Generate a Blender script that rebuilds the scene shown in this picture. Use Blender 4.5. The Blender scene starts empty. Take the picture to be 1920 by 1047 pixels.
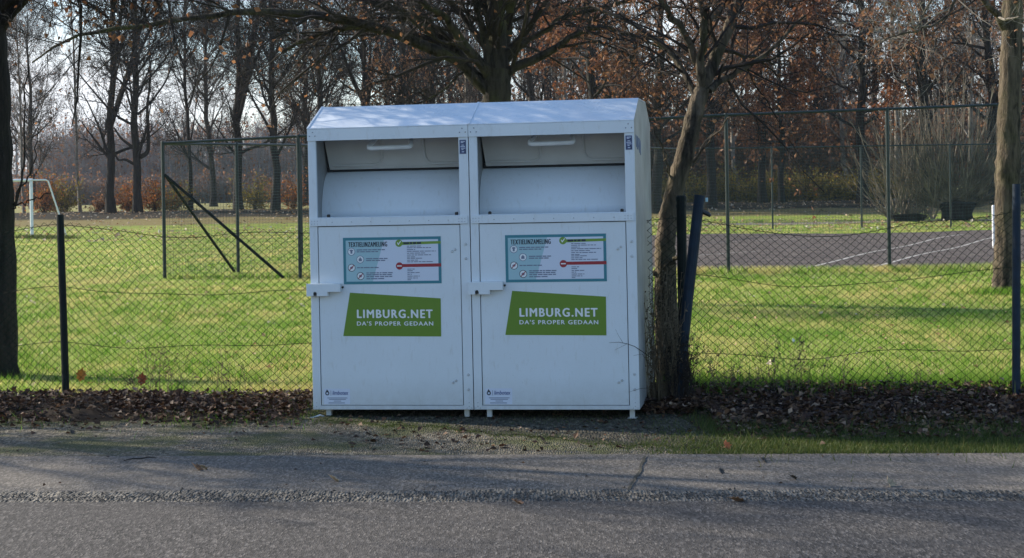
import bpy, bmesh, math, random
import numpy as np
from mathutils import Vector, Matrix

# ------------------------------------------------------------------ camera, sky, sun
SC = bpy.context.scene
COL = SC.collection
F, ROLL, CX, CY, EYE = 3180.0, 0.0157, 960.0, 360.0, 1.6
cam_d = bpy.data.cameras.new('camera')
cam = bpy.data.objects.new('camera', cam_d)
COL.objects.link(cam)
rc, rs = math.cos(ROLL), math.sin(ROLL)
cam.matrix_world = Matrix(((rc, rs, 0, 0), (0, 0, -1, 0), (-rs, rc, 0, EYE), (0, 0, 0, 1)))
cam_d.sensor_width = 36
cam_d.lens = F / 1920 * 36
cam_d.shift_y = (CY - 523.5) / 1920
cam_d.clip_start = 0.5
cam_d.clip_end = 6000
cam_d.dof.use_dof = True
cam_d.dof.focus_distance = 12.2
cam_d.dof.aperture_fstop = 24
SC.camera = cam

SUN_AZ = math.radians(-66)      # clockwise from +Y
SUN_EL = math.radians(27)
world = bpy.data.worlds.new('World')
SC.world = world
world.use_nodes = True
wn = world.node_tree
sky = wn.nodes.new('ShaderNodeTexSky')
sky.sky_type = 'NISHITA'
sky.sun_disc = False
sky.sun_elevation = SUN_EL
sky.sun_rotation = SUN_AZ
sky.dust_density = 0.6
sky.ozone_density = 3.0
bg = wn.nodes['Background']
bg.inputs[1].default_value = 0.132
# thin bright cloud bank low over the far side
tc = wn.nodes.new('ShaderNodeTexCoord'); sp_ = wn.nodes.new('ShaderNodeSeparateXYZ'); wn.links.new(tc.outputs['Generated'], sp_.inputs[0])
ns = wn.nodes.new('ShaderNodeTexNoise'); ns.inputs['Scale'].default_value = 3.2; ns.inputs['Detail'].default_value = 6
mp_ = wn.nodes.new('ShaderNodeMapping'); mp_.inputs['Scale'].default_value = (1, 1, 3); wn.links.new(tc.outputs['Generated'], mp_.inputs[0]); wn.links.new(mp_.outputs[0], ns.inputs['Vector'])
def wm(op, a, b):
    n = wn.nodes.new('ShaderNodeMath'); n.operation = op; n.use_clamp = op == 'MULTIPLY'
    for i_, v_ in enumerate((a, b)):
        if isinstance(v_, (int, float)): n.inputs[i_].default_value = v_
        else: wn.links.new(v_, n.inputs[i_])
    return n.outputs[0]
def wr(v, a, b):
    n = wn.nodes.new('ShaderNodeMapRange'); n.interpolation_type = 'SMOOTHSTEP'; wn.links.new(v, n.inputs[0])
    n.inputs[1].default_value = a; n.inputs[2].default_value = b; return n.outputs[0]
cf = wm('MULTIPLY', wr(sp_.outputs[1], .0, .6), wm('SUBTRACT', 1.0, wr(sp_.outputs[2], .12, .55)))
cf = wm('MULTIPLY', cf, wr(ns.outputs[0], .30, .62))
mxw = wn.nodes.new('ShaderNodeMix'); mxw.data_type = 'RGBA'; wn.links.new(cf, mxw.inputs[0])
wn.links.new(sky.outputs[0], mxw.inputs[6]); mxw.inputs[7].default_value = (5.0, 5.2, 5.5, 1)
wn.links.new(mxw.outputs[2], bg.inputs[0])
sd = bpy.data.lights.new('sun', 'SUN')
sd.energy = 5.0
sd.angle = math.radians(0.5)
sd.color = (1.0, 0.90, 0.75)
sun = bpy.data.objects.new('sun', sd)
COL.objects.link(sun)
TO_SUN = Vector((math.sin(SUN_AZ) * math.cos(SUN_EL), math.cos(SUN_AZ) * math.cos(SUN_EL), math.sin(SUN_EL)))
sun.rotation_euler = TO_SUN.to_track_quat('Z', 'Y').to_euler()
sun.location = TO_SUN * 60
SC.view_settings.view_transform = 'Standard'
SC.view_settings.look = 'None'
SC.view_settings.exposure = 0.91
SC.view_settings.gamma = 1
SC.cycles.max_bounces = 6
SC.cycles.diffuse_bounces = 3
SC.cycles.transparent_max_bounces = 6
SC.cycles.use_denoising = True

# ------------------------------------------------------------------ small maths
def uv(px, py):
    dx, dy = px - CX, py - CY
    return dx * rc - dy * rs, dx * rs + dy * rc
def at(px, py, Y):
    u, v = uv(px, py)
    return Vector((Y * u / F, Y, EYE - Y * v / F))
def smooth(a, b, x):
    t = np.clip((np.asarray(x, float) - a) / (b - a), 0, 1)
    return t * t * (3 - 2 * t)
def ground_z(x, y):
    x = np.asarray(x, float); y = np.asarray(y, float)
    z = 0.62 * smooth(84, 112, y)
    z = z + 0.035 * np.sin(x * .55 + 1) * np.sin(y * .41) * smooth(14, 20, y)
    n = y + .077 * x
    z = z + 0.05 * np.exp(-((n - 12.9) / .8) ** 2)
    return z
def on_ground(px, py):
    u, v = uv(px, py)
    Y = EYE * F / max(v, 1)
    for _ in range(12):
        Y = (EYE - float(ground_z(Y * u / F, Y))) * F / max(v, 1)
    return Vector((Y * u / F, Y, float(ground_z(Y * u / F, Y))))

# ------------------------------------------------------------------ objects and tags
def tag(o, label=None, cat=None, group=None, kind=None):
    if label: o['label'] = label
    if cat: o['category'] = cat
    if group: o['group'] = group
    if kind: o['kind'] = kind
    return o
def thing(name, label, cat, loc=(0, 0, 0), rz=0, group=None):
    o = bpy.data.objects.new(name, None)
    COL.objects.link(o)
    o.location = loc
    o.rotation_euler = (0, 0, rz)
    return tag(o, label, cat, group)
def copy_tree(o, parent=None):
    c = o.copy()
    COL.objects.link(c)
    c.parent = parent
    for ch in [x for x in bpy.data.objects if x.parent == o]:
        copy_tree(ch, c)
    return c
def npmesh(name, V, quads=None, tris=None, mats=(), smoothed=False, midx=None, parent=None):
    V = np.asarray(V, np.float32).reshape(-1, 3)
    q = np.zeros((0, 4), np.int32) if quads is None else np.asarray(quads, np.int32).reshape(-1, 4)
    t = np.zeros((0, 3), np.int32) if tris is None else np.asarray(tris, np.int32).reshape(-1, 3)
    me = bpy.data.meshes.new(name)
    me.vertices.add(len(V)); me.vertices.foreach_set('co', V.ravel())
    nl = q.size + t.size
    me.loops.add(nl)
    me.loops.foreach_set('vertex_index', np.concatenate([q.ravel(), t.ravel()]))
    me.polygons.add(len(q) + len(t))
    ls = np.concatenate([np.arange(len(q)) * 4, q.size + np.arange(len(t)) * 3]).astype(np.int32)
    me.polygons.foreach_set('loop_start', ls)
    me.polygons.foreach_set('use_smooth', np.full(len(q) + len(t), smoothed))
    if midx is not None:
        me.polygons.foreach_set('material_index', np.asarray(midx, np.int32))
    me.update(calc_edges=True)
    for m in mats: me.materials.append(m)
    o = bpy.data.objects.new(name, me)
    COL.objects.link(o)
    if parent is not None: o.parent = parent
    return o

class MB:
    """collects boxes, prisms and tubes into one mesh"""
    def __init__(s): s.v = []; s.f = []; s.m = []
    def add(s, vs, fs, m=0):
        b = len(s.v); s.v += [tuple(v) for v in vs]
        s.f += [tuple(i + b for i in f) for f in fs]; s.m += [m] * len(fs)
        return s
    def box(s, x0, x1, y0, y1, z0, z1, m=0):
        vs = [(x, y, z) for z in (z0, z1) for y in (y0, y1) for x in (x0, x1)]
        return s.add(vs, [(0, 2, 3, 1), (4, 5, 7, 6), (0, 1, 5, 4), (2, 6, 7, 3), (0, 4, 6, 2), (1, 3, 7, 5)], m)
    def prism(s, pts, axis, a, b, m=0):
        """pts: outline in the two other axes; extruded along axis from a to b"""
        n = len(pts)
        def mk(p, t):
            return {'x': (t, p[0], p[1]), 'y': (p[0], t, p[1]), 'z': (p[0], p[1], t)}[axis]
        vs = [mk(p, a) for p in pts] + [mk(p, b) for p in pts]
        fs = [tuple(range(n)), tuple(range(2 * n - 1, n - 1, -1))]
        fs += [(i, i + n, (i + 1) % n + n, (i + 1) % n) for i in range(n)]
        return s.add(vs, fs, m)
    def tube(s, pts, r, n=8, m=0, cap=True):
        pts = [Vector(p) for p in pts]
        rr = r if isinstance(r, (list, tuple)) else [r] * len(pts)
        up = None; rings = []
        for i, p in enumerate(pts):
            d = (pts[min(i + 1, len(pts) - 1)] - pts[max(i - 1, 0)]).normalized()
            if up is None:
                up = d.orthogonal().normalized()
            up = (up - d * up.dot(d)).normalized()
            w = d.cross(up)
            rings.append([p + (up * math.cos(2 * math.pi * k / n) + w * math.sin(2 * math.pi * k / n)) * rr[i] for k in range(n)])
        vs = [v for r_ in rings for v in r_]
        fs = [(i * n + k, i * n + (k + 1) % n, (i + 1) * n + (k + 1) % n, (i + 1) * n + k) for i in range(len(pts) - 1) for k in range(n)]
        if cap: fs += [tuple(range(n - 1, -1, -1)), tuple((len(pts) - 1) * n + k for k in range(n))]
        return s.add(vs, fs, m)
    def build(s, name, mats, parent=None, bevel=0, smoothed=False):
        me = bpy.data.meshes.new(name)
        me.from_pydata(s.v, [], s.f)
        mats = mats if isinstance(mats, (list, tuple)) else [mats]
        for m in mats: me.materials.append(m)
        me.polygons.foreach_set('material_index', s.m)
        bm = bmesh.new(); bm.from_mesh(me)
        bmesh.ops.recalc_face_normals(bm, faces=bm.faces)
        if bevel:
            es = [e for e in bm.edges if len(e.link_faces) == 2 and e.calc_face_angle(0) > .6]
            bmesh.ops.bevel(bm, geom=es, offset=bevel, segments=2, affect='EDGES', profile=.5, clamp_overlap=True)
        bm.to_mesh(me); bm.free()
        if smoothed:
            me.polygons.foreach_set('use_smooth', [True] * len(me.polygons))
        o = bpy.data.objects.new(name, me)
        COL.objects.link(o)
        if parent is not None: o.parent = parent
        return o

# ------------------------------------------------------------------ materials
def new_mat(name):
    m = bpy.data.materials.new(name); m.use_nodes = True
    nt = m.node_tree
    return m, nt, nt.nodes['Principled BSDF']
def nd(nt, typ, **kw):
    n = nt.nodes.new('ShaderNode' + typ)
    for k, v in kw.items():
        if k in n.inputs.keys(): n.inputs[k].default_value = v
        else: setattr(n, k, v)
    return n
def ramp(nt, fac, stops, interp='LINEAR'):
    r = nt.nodes.new('ShaderNodeValToRGB'); r.color_ramp.interpolation = interp
    e = r.color_ramp.elements
    while len(e) < len(stops): e.new(.5)
    for el, (p, c) in zip(e, stops):
        el.position = p; el.color = (*c, 1) if len(c) == 3 else c
    nt.links.new(fac, r.inputs[0])
    return r.outputs[0]
def mixc(nt, fac, a, b, mode='MIX'):
    m = nt.nodes.new('ShaderNodeMix'); m.data_type = 'RGBA'; m.blend_type = mode
    for sock, v in ((m.inputs[0], fac), (m.inputs[6], a), (m.inputs[7], b)):
        if hasattr(v, 'is_output') or isinstance(v, bpy.types.NodeSocket): nt.links.new(v, sock)
        else: sock.default_value = v if not isinstance(v, tuple) else (*v, 1)
    return m.outputs[2]
def noise(nt, scale, detail=4, rough=.55, vec=None, stretch=None, out=0):
    n = nd(nt, 'TexNoise'); n.inputs['Scale'].default_value = scale
    n.inputs['Detail'].default_value = detail; n.inputs['Roughness'].default_value = rough
    if vec is None:
        vec = nd(nt, 'TexCoord').outputs['Object']
    if stretch:
        mp = nd(nt, 'Mapping'); mp.inputs['Scale'].default_value = stretch
        nt.links.new(vec, mp.inputs[0]); vec = mp.outputs[0]
    nt.links.new(vec, n.inputs['Vector'])
    return n.outputs[out]
def bump(nt, b, h, strength=.4, dist=.01):
    n = nd(nt, 'Bump'); n.inputs['Strength'].default_value = strength; n.inputs['Distance'].default_value = dist
    nt.links.new(h, n.inputs['Height']); nt.links.new(n.outputs[0], b.inputs['Normal'])
def flat(name, col, rough=.6, metal=0, var=0, scale=8, spec=.5):
    m, nt, b = new_mat(name)
    b.inputs['Roughness'].default_value = rough; b.inputs['Metallic'].default_value = metal
    b.inputs['Specular IOR Level'].default_value = spec
    if var:
        c = ramp(nt, noise(nt, scale), [(.3, tuple(x * (1 - var) for x in col)), (.7, tuple(min(1, x * (1 + var)) for x in col))])
        nt.links.new(c, b.inputs['Base Color'])
    else:
        b.inputs['Base Color'].default_value = (*col, 1)
    return m
def island_mat(name, cols, rough=.6, trans=.4, spec=.3, patch=None):
    m, nt, b = new_mat(name)
    g = nd(nt, 'NewGeometry')
    n = len(cols)
    c = ramp(nt, g.outputs['Random Per Island'], [(i / max(1, n - 1), c_) for i, c_ in enumerate(cols)])
    if patch:
        pn = noise(nt, .8, 5, .65, g.outputs['Position'], (1, .28, 1))
        c = mixc(nt, ramp(nt, pn, [(.47, (0, 0, 0)), (.58, (.9,) * 3)]), c, patch)
        pn2 = noise(nt, 2.3, 4, .6, g.outputs['Position'], (1, .3, 1))
        c = mixc(nt, ramp(nt, pn2, [(.54, (0, 0, 0)), (.62, (.8,) * 3)]), c, (.09, .22, .018))
    nt.links.new(c, b.inputs['Base Color'])
    b.inputs['Roughness'].default_value = rough
    b.inputs['Specular IOR Level'].default_value = spec
    if trans:
        t = nd(nt, 'BsdfTranslucent'); nt.links.new(c, t.inputs[0])
        mx = nd(nt, 'MixShader'); mx.inputs[0].default_value = trans
        nt.links.new(b.outputs[0], mx.inputs[1]); nt.links.new(t.outputs[0], mx.inputs[2])
        nt.links.new(mx.outputs[0], nt.nodes['Material Output'].inputs[0])
    return m

M = {}
def paint(name, base, rough=.38):
    m, nt, b = new_mat(name)
    co = nd(nt, 'TexCoord').outputs['Object']
    big = noise(nt, 2.2, 5, .6, co); fine = noise(nt, 38, 3, .6, co, (1, 1, .25))
    c = mixc(nt, ramp(nt, big, [(.42, (0, 0, 0)), (.75, (.35, .35, .35))]), base, tuple(x * y for x, y in zip(base, (.86, .85, .80))))
    c = mixc(nt, ramp(nt, fine, [(.58, (0, 0, 0)), (.78, (.3, .3, .3))]), c, (.42, .40, .34))
    spots = noise(nt, 160, 2, .5, co)
    c = mixc(nt, ramp(nt, spots, [(.72, (0, 0, 0)), (.76, (.5, .5, .5))]), c, (.2, .18, .15))
    # grime splashed up from the ground near the bottom edge
    sep = nd(nt, 'SeparateXYZ'); nt.links.new(co, sep.inputs[0])
    mr = nd(nt, 'MapRange'); nt.links.new(sep.outputs[2], mr.inputs[0])
    mr.inputs[1].default_value = .05; mr.inputs[2].default_value = .30; mr.inputs[3].default_value = .75; mr.inputs[4].default_value = 0
    g = nd(nt, 'Math', operation='MULTIPLY'); nt.links.new(mr.outputs[0], g.inputs[0]); nt.links.new(noise(nt, 14, 5, .7, co), g.inputs[1])
    c = mixc(nt, g.outputs[0], c, (.33, .30, .25))
    nt.links.new(c, b.inputs['Base Color'])
    nt.links.new(ramp(nt, big, [(.3, (rough - .08,) * 3), (.8, (rough + .14,) * 3)]), b.inputs['Roughness'])
    bump(nt, b, noise(nt, 3.0, 2, .5, co), .12, .02)
    return m
M['white'] = paint('white_painted_steel', (.67, .715, .755))
M['roof'] = paint('white_roof_steel', (.66, .705, .75), .24)
M['galv'] = flat('galvanised_side_steel', (.30, .315, .32), .5, .2, .25, 4)
M['flapgrey'] = flat('grey_flap_plastic', (.52, .51, .48), .5, 0, .05, 6)
M['dark'] = flat('dark_gap', (.012, .013, .015), .7)
M['rubber'] = flat('black_rubber', (.015, .015, .016), .5)
M['zinc'] = flat('zinc_rivets', (.45, .47, .5), .35, .8)
M['pit'] = flat('rivet_shadow_steel', (.05, .06, .08), .5, .3)
M['rust'] = flat('rusty_steel', (.16, .07, .03), .8, 0, .4, 30)
M['teal'] = flat('teal_print', (.035, .20, .25), .4)
M['paper'] = flat('pale_print', (.62, .66, .76), .4)
M['paleteal'] = flat('pale_teal_print', (.34, .52, .57), .4)
M['ink'] = flat('dark_ink', (.012, .02, .035), .5)
M['greyink'] = flat('grey_ink', (.16, .19, .27), .5)
M['green'] = flat('green_print', (.125, .23, .015), .38)
M['green2'] = flat('leaf_green_print', (.17, .30, .04), .4)
M['red'] = flat('red_print', (.33, .02, .03), .4)
M['lettering'] = flat('white_lettering', (.78, .79, .80), .4)
M['blueink'] = flat('blue_ink', (.03, .06, .22), .5)
M['navy'] = flat('navy_sticker', (.06, .08, .17), .5, 0, .5, 60)
M['postgreen'] = flat('dark_green_post_paint', (.005, .010, .009), .6, 0, .35, 20, .2)
M['fencepost'] = flat('dark_teal_post_paint', (.005, .017, .015), .42, 0, .3, 20)
M['bluepost'] = flat('dark_blue_post_paint', (.005, .017, .034), .55, 0, .3, 14, .3)
M['wire'] = flat('green_coated_wire', (.006, .015, .009), .6, spec=.2)
M['netwire'] = flat('dark_mesh_wire', (.02, .05, .045), .4)
M['goalwhite'] = flat('white_goal_paint', (.72, .73, .74), .4, 0, .1, 6)
M['courtline'] = flat('worn_white_line', (.40, .39, .36), .85, 0, .4, 5)

def bark(name, a, b_, moss, mossamt=.35):
    m, nt, b = new_mat(name)
    co = nd(nt, 'TexCoord').outputs['Object']
    n1 = noise(nt, 9, 6, .65, co, (1, 1, .18)); n2 = noise(nt, 2.1, 4, .6, co); n3 = noise(nt, 45, 3, .6, co, (1, 1, .35))
    c = ramp(nt, n1, [(.38, a), (.60, b_)])
    c = mixc(nt, ramp(nt, n2, [(.48, (0, 0, 0)), (.66, (mossamt,) * 3)]), c, moss)
    nt.links.new(c, b.inputs['Base Color']); b.inputs['Roughness'].default_value = .9
    b.inputs['Specular IOR Level'].default_value = .2
    ad = nd(nt, 'Math', operation='ADD'); nt.links.new(n1, ad.inputs[0]); nt.links.new(n3, ad.inputs[1])
    bump(nt, b, ad.outputs[0], .9, .03)
    return m
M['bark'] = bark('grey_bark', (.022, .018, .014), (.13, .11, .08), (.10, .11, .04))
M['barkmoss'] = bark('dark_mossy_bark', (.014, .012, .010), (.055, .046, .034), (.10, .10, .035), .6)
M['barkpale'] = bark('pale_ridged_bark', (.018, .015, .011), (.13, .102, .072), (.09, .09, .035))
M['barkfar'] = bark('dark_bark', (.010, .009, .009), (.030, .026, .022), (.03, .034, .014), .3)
M['twig'] = flat('twig_bark', (.032, .026, .022), .85, 0, .4, 3, .2)
M['paletwig'] = flat('pale_twig_bark', (.21, .185, .155), .8, 0, .4, 4, .2)
M['hazetwig'] = flat('haze_tinted_far_bark', (.185, .178, .178), .85, 0, .3, .5, .2)  # distance haze painted into the pale grey bark colour
M['browntwig'] = flat('brown_sapling_bark', (.085, .062, .045), .85, 0, .5, .8, .2)
M['rod'] = flat('pale_willow_bark', (.145, .115, .08), .6, 0, .85, 1.6, .4)
M['leafbrown'] = island_mat('brown_autumn_leaves', [(.09, .045, .025), (.20, .09, .042), (.32, .155, .075), (.13, .07, .04), (.38, .19, .095)], .6, .45)
M['leafrust'] = island_mat('rust_autumn_leaves', [(.13, .05, .024), (.27, .105, .045), (.18, .075, .035), (.09, .04, .022), (.36, .165, .075)], .6, .4)
M['leaforange'] = island_mat('orange_autumn_leaves', [(.32, .09, .02), (.38, .14, .03), (.22, .08, .03), (.25, .16, .04)], .6, .45)
M['leafyellow'] = island_mat('yellow_green_leaves', [(.22, .18, .025), (.14, .13, .025), (.30, .20, .03), (.08, .09, .03)], .6, .45)
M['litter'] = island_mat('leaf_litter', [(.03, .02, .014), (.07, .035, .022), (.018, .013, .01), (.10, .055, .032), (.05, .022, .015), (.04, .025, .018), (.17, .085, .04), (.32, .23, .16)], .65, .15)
M['fieldleaf'] = island_mat('pale_fallen_leaves', [(.45, .33, .2), (.3, .17, .08), (.55, .5, .4)], .6, .2)
M['grass'] = island_mat('short_field_grass', [(.18, .33, .035), (.27, .43, .055), (.42, .48, .11), (.62, .55, .30), (.18, .33, .035), (.07, .15, .015)], .6, .45, .15, (.60, .50, .20))
M['tuft'] = island_mat('dark_grass_tufts', [(.07, .18, .015), (.11, .25, .02), (.18, .32, .035), (.28, .33, .08)], .6, .4, .15)
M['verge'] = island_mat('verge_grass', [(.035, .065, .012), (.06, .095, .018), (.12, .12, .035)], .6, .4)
M['dry'] = island_mat('dry_stalks', [(.11, .08, .05), (.20, .16, .10), (.06, .045, .03)], .8, .1)

# ------------------------------------------------------------------ tubes and trees with numpy
def norm(a): return a / np.maximum(np.linalg.norm(a, axis=-1, keepdims=True), 1e-9)
def tubes(P, R, s):
    n, k, _ = P.shape
    d = norm(P[:, -1] - P[:, 0])
    ref = np.where(np.abs(d[:, 2:3]) > .9, np.array([[1., 0, 0]]), np.array([[0, 0, 1.]]))
    a = norm(np.cross(d, ref)); b = np.cross(d, a)
    th = np.arange(s) * 2 * math.pi / s
    off = a[:, None, None] * np.cos(th)[None, None, :, None] + b[:, None, None] * np.sin(th)[None, None, :, None]
    V = P[:, :, None] + off * R[:, :, None, None]
    i = np.arange(n)[:, None, None] * k * s; j = np.arange(k - 1)[None, :, None] * s; q = np.arange(s)[None, None]
    q2 = (q + 1) % s
    Q = np.stack([i + j + q, i + j + q2, i + j + s + q2, i + j + s + q], -1)
    return V.reshape(-1, 3), Q.reshape(-1, 4)
def leaf_tris(C, size, rng, flat_=False, narrow=.45):
    n = len(C)
    if flat_:
        d = norm(np.stack([rng.normal(size=n), rng.normal(size=n), rng.normal(size=n) * .25], -1))
        nn = norm(np.stack([rng.normal(size=n) * .45, rng.normal(size=n) * .45, np.ones(n)], -1))
    else:
        d = norm(rng.normal(size=(n, 3)) + [0, 0, -.5]); nn = norm(rng.normal(size=(n, 3)))
    w = norm(np.cross(d, nn)); nn = np.cross(w, d)
    sz = (size * rng.uniform(.45, 1.6, n))[:, None]
    lift = nn * sz * rng.uniform(.05, .35, n)[:, None]
    A = C; B = C + d * sz * .5 + w * sz * narrow + lift; D = C + d * sz; E = C + d * sz * .5 - w * sz * narrow + lift
    V = np.stack([A, B, D, E], 1).reshape(-1, 3)
    b = np.arange(n)[:, None] * 4
    T = np.concatenate([b + [0, 1, 2], b + [0, 2, 3]], 1).reshape(-1, 3)
    return V, T
def interp(P, R, idx, t):
    k = P.shape[1]; f = t * (k - 1); i = np.minimum(f.astype(int), k - 2); w = (f - i)[:, None]
    p = P[idx, i] * (1 - w) + P[idx, i + 1] * w
    r = R[idx, i] * (1 - w[:, 0]) + R[idx, i + 1] * w[:, 0]
    tan = norm(P[idx, i + 1] - P[idx, i])
    return p, r, tan
def sprout(rng, P, R, m, length, ang, k=5, t0=.25, t1=1., rr=.6, up=.15, wig=.22, taper=.3, shrink=.5, rmin=.004, flatten=0):
    n = len(P)
    idx = np.repeat(np.arange(n), m)
    t = rng.uniform(t0, t1, len(idx))
    p, r, tan = interp(P, R, idx, t)
    side = norm(np.cross(tan, rng.normal(size=tan.shape)))
    if flatten: side[:, 2] *= 1 - flatten; side = norm(side)
    a = np.radians(ang) * rng.uniform(.7, 1.3, len(idx))[:, None]
    d = norm(tan * np.cos(a) + side * np.sin(a))
    L = length * (1 - shrink * t) * rng.uniform(.55, 1.2, len(idx))
    r0 = np.maximum(np.minimum(r * rr, r * .9), rmin)
    pts = [p]; cur = p
    for j in range(k - 1):
        d = norm(d + [0, 0, up / (k - 1)] + rng.normal(size=d.shape) * wig)
        cur = cur + d * (L / (k - 1))[:, None]
        pts.append(cur)
    P2 = np.stack(pts, 1)
    R2 = r0[:, None] * np.linspace(1, taper, k)[None]
    return P2, np.maximum(R2, rmin * .6)
def along(rng, P, per, t0=.2, jit=.05):
    n = len(P)
    idx = np.repeat(np.arange(n), per); t = rng.uniform(t0, 1, len(idx))
    p, _, _ = interp(P, np.ones(P.shape[:2]), idx, t)
    return p + rng.normal(size=p.shape) * jit
def resample(pts, k, rng=None, wob=0):
    pts = np.array([tuple(p) for p in pts], float)
    # catmull-rom through the given points
    n = len(pts); out = []
    for s in np.linspace(0, n - 1, k):
        i = min(int(s), n - 2); u = s - i
        p0 = pts[max(i - 1, 0)]; p1 = pts[i]; p2 = pts[i + 1]; p3 = pts[min(i + 2, n - 1)]
        out.append(.5 * ((2 * p1) + (-p0 + p2) * u + (2 * p0 - 5 * p1 + 4 * p2 - p3) * u * u + (-p0 + 3 * p1 - 3 * p2 + p3) * u ** 3))
    out = np.array(out)
    if rng is not None and wob: out[1:-1] += rng.normal(size=(k - 2, 3)) * wob
    return out
def merge(parts):
    V = []; Q = []; T = []; mq = []; mt = []; b = 0
    for v, f, m in parts:
        V.append(v)
        if f.shape[1] == 4: Q.append(f + b); mq.append(np.full(len(f), m))
        else: T.append(f + b); mt.append(np.full(len(f), m))
        b += len(v)
    Vv = np.concatenate(V)
    Qq = np.concatenate(Q) if Q else None; Tt = np.concatenate(T) if T else None
    return Vv, Qq, Tt, np.concatenate(mq + mt)
def limb_mesh(name, limbs, mat, parent, origin, sides=12, rough=.05, rng=None):
    """main stems: list of (points k x 3, radii k)"""
    V = []; Q = []; b = 0
    for pts, rad in limbs:
        P = pts[None] - np.array(origin); R = np.asarray(rad)[None]
        v, q = tubes(P, R, sides)
        if rng is not None and rough:
            c = np.repeat(P[0], sides, 0)
            v = c + (v - c) * (1 + rng.normal(size=(len(v), 1)) * rough)
        V.append(v); Q.append(q + b); b += len(v)
    return npmesh(name, np.concatenate(V), np.concatenate(Q), mats=[mat], smoothed=True, parent=parent)

# ================================================================== GROUND AND ROAD
def ground_material():
    m, nt, b = new_mat('ground_soil_and_grass')
    pos = nd(nt, 'NewGeometry').outputs['Position']
    sep = nd(nt, 'SeparateXYZ'); nt.links.new(pos, sep.inputs[0])
    n1 = noise(nt, .35, 5, .6, pos); n2 = noise(nt, 3.5, 5, .65, pos); n3 = noise(nt, 28, 4, .7, pos)
    wob = noise(nt, .12, 3, .5, pos)
    yy = nd(nt, 'MultiplyAdd') if False else nd(nt, 'Math', operation='MULTIPLY_ADD')
    nt.links.new(wob, yy.inputs[0]); yy.inputs[1].default_value = 9; nt.links.new(sep.outputs[1], yy.inputs[2])
    field = ramp(nt, n1, [(.3, (.15, .25, .03)), (.5, (.24, .31, .05)), (.7, (.38, .34, .12))])
    field = mixc(nt, ramp(nt, n2, [(.45, (0, 0, 0)), (.75, (.6, .6, .6))]), field, (.36, .31, .12))
    field = mixc(nt, ramp(nt, n3, [(.38, (.8, .8, .8)), (.52, (0, 0, 0))]), field, (.04, .08, .012))
    soil = ramp(nt, n2, [(.3, (.035, .028, .02)), (.7, (.075, .06, .04))])
    soil = mixc(nt, ramp(nt, n1, [(.45, (0, 0, 0)), (.6, (.6, .6, .6))]), soil, (.04, .065, .018))
    leafy = ramp(nt, n3, [(.3, (.13, .15, .04)), (.55, (.20, .15, .07)), (.7, (.26, .17, .10))])
    tree_shade = ramp(nt, n2, [(.3, (.016, .014, .010)), (.7, (.034, .028, .018))])
    mead = ramp(nt, n1, [(.3, (.20, .20, .07)), (.7, (.28, .25, .11))])
    # distance bands: verge soil, playing field, leaf-strewn rim, tree-row shade painted mulch brown, meadow
    def band(a, c, y=None):
        mr = nd(nt, 'MapRange'); mr.interpolation_type = 'SMOOTHSTEP'
        nt.links.new(y or yy.outputs[0], mr.inputs[0]); mr.inputs[1].default_value = a; mr.inputs[2].default_value = c
        return mr.outputs[0]
    nn = nd(nt, 'Math', operation='MULTIPLY_ADD'); nt.links.new(sep.outputs[0], nn.inputs[0]); nn.inputs[1].default_value = .077
    nt.links.new(sep.outputs[1], nn.inputs[2])
    c = mixc(nt, band(13.0, 13.7, nn.outputs[0]), soil, field)
    c = mixc(nt, band(93, 98), c, leafy)
    c = mixc(nt, band(102.5, 105), c, tree_shade)
    c = mixc(nt, band(127, 134), c, mead)
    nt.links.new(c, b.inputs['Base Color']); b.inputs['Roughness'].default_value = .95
    b.inputs['Specular IOR Level'].default_value = .1
    bump(nt, b, n3, .8, .05)
    return m
def spread_lines(fine0, fine1, step, far, sign_both=True):
    a = list(np.arange(fine0, fine1, step))
    s = step; x = a[-1]
    while x < far: s *= 1.18; x += s; a.append(x)
    if sign_both:
        s = step; x = a[0]; pre = []
        while x > -far: s *= 1.18; x -= s; pre.append(x)
        a = pre[::-1] + a
    return np.array(a)
gx = spread_lines(-12, 12, .35, 2500); gy = np.concatenate([spread_lines(-6, 40, .3, 3200, False)])
gy = np.concatenate([[-400, -100, -30, -12], gy])
XX, YY = np.meshgrid(gx, gy)
V = np.stack([XX, YY, ground_z(XX, YY)], -1).reshape(-1, 3)
nx, ny = len(gx), len(gy)
i = np.arange(nx - 1)[None]; j = np.arange(ny - 1)[:, None]
Q = np.stack([j * nx + i, j * nx + i + 1, (j + 1) * nx + i + 1, (j + 1) * nx + i], -1)
tag(npmesh('ground', V, Q, mats=[ground_material()], smoothed=True), kind='structure')

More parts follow.
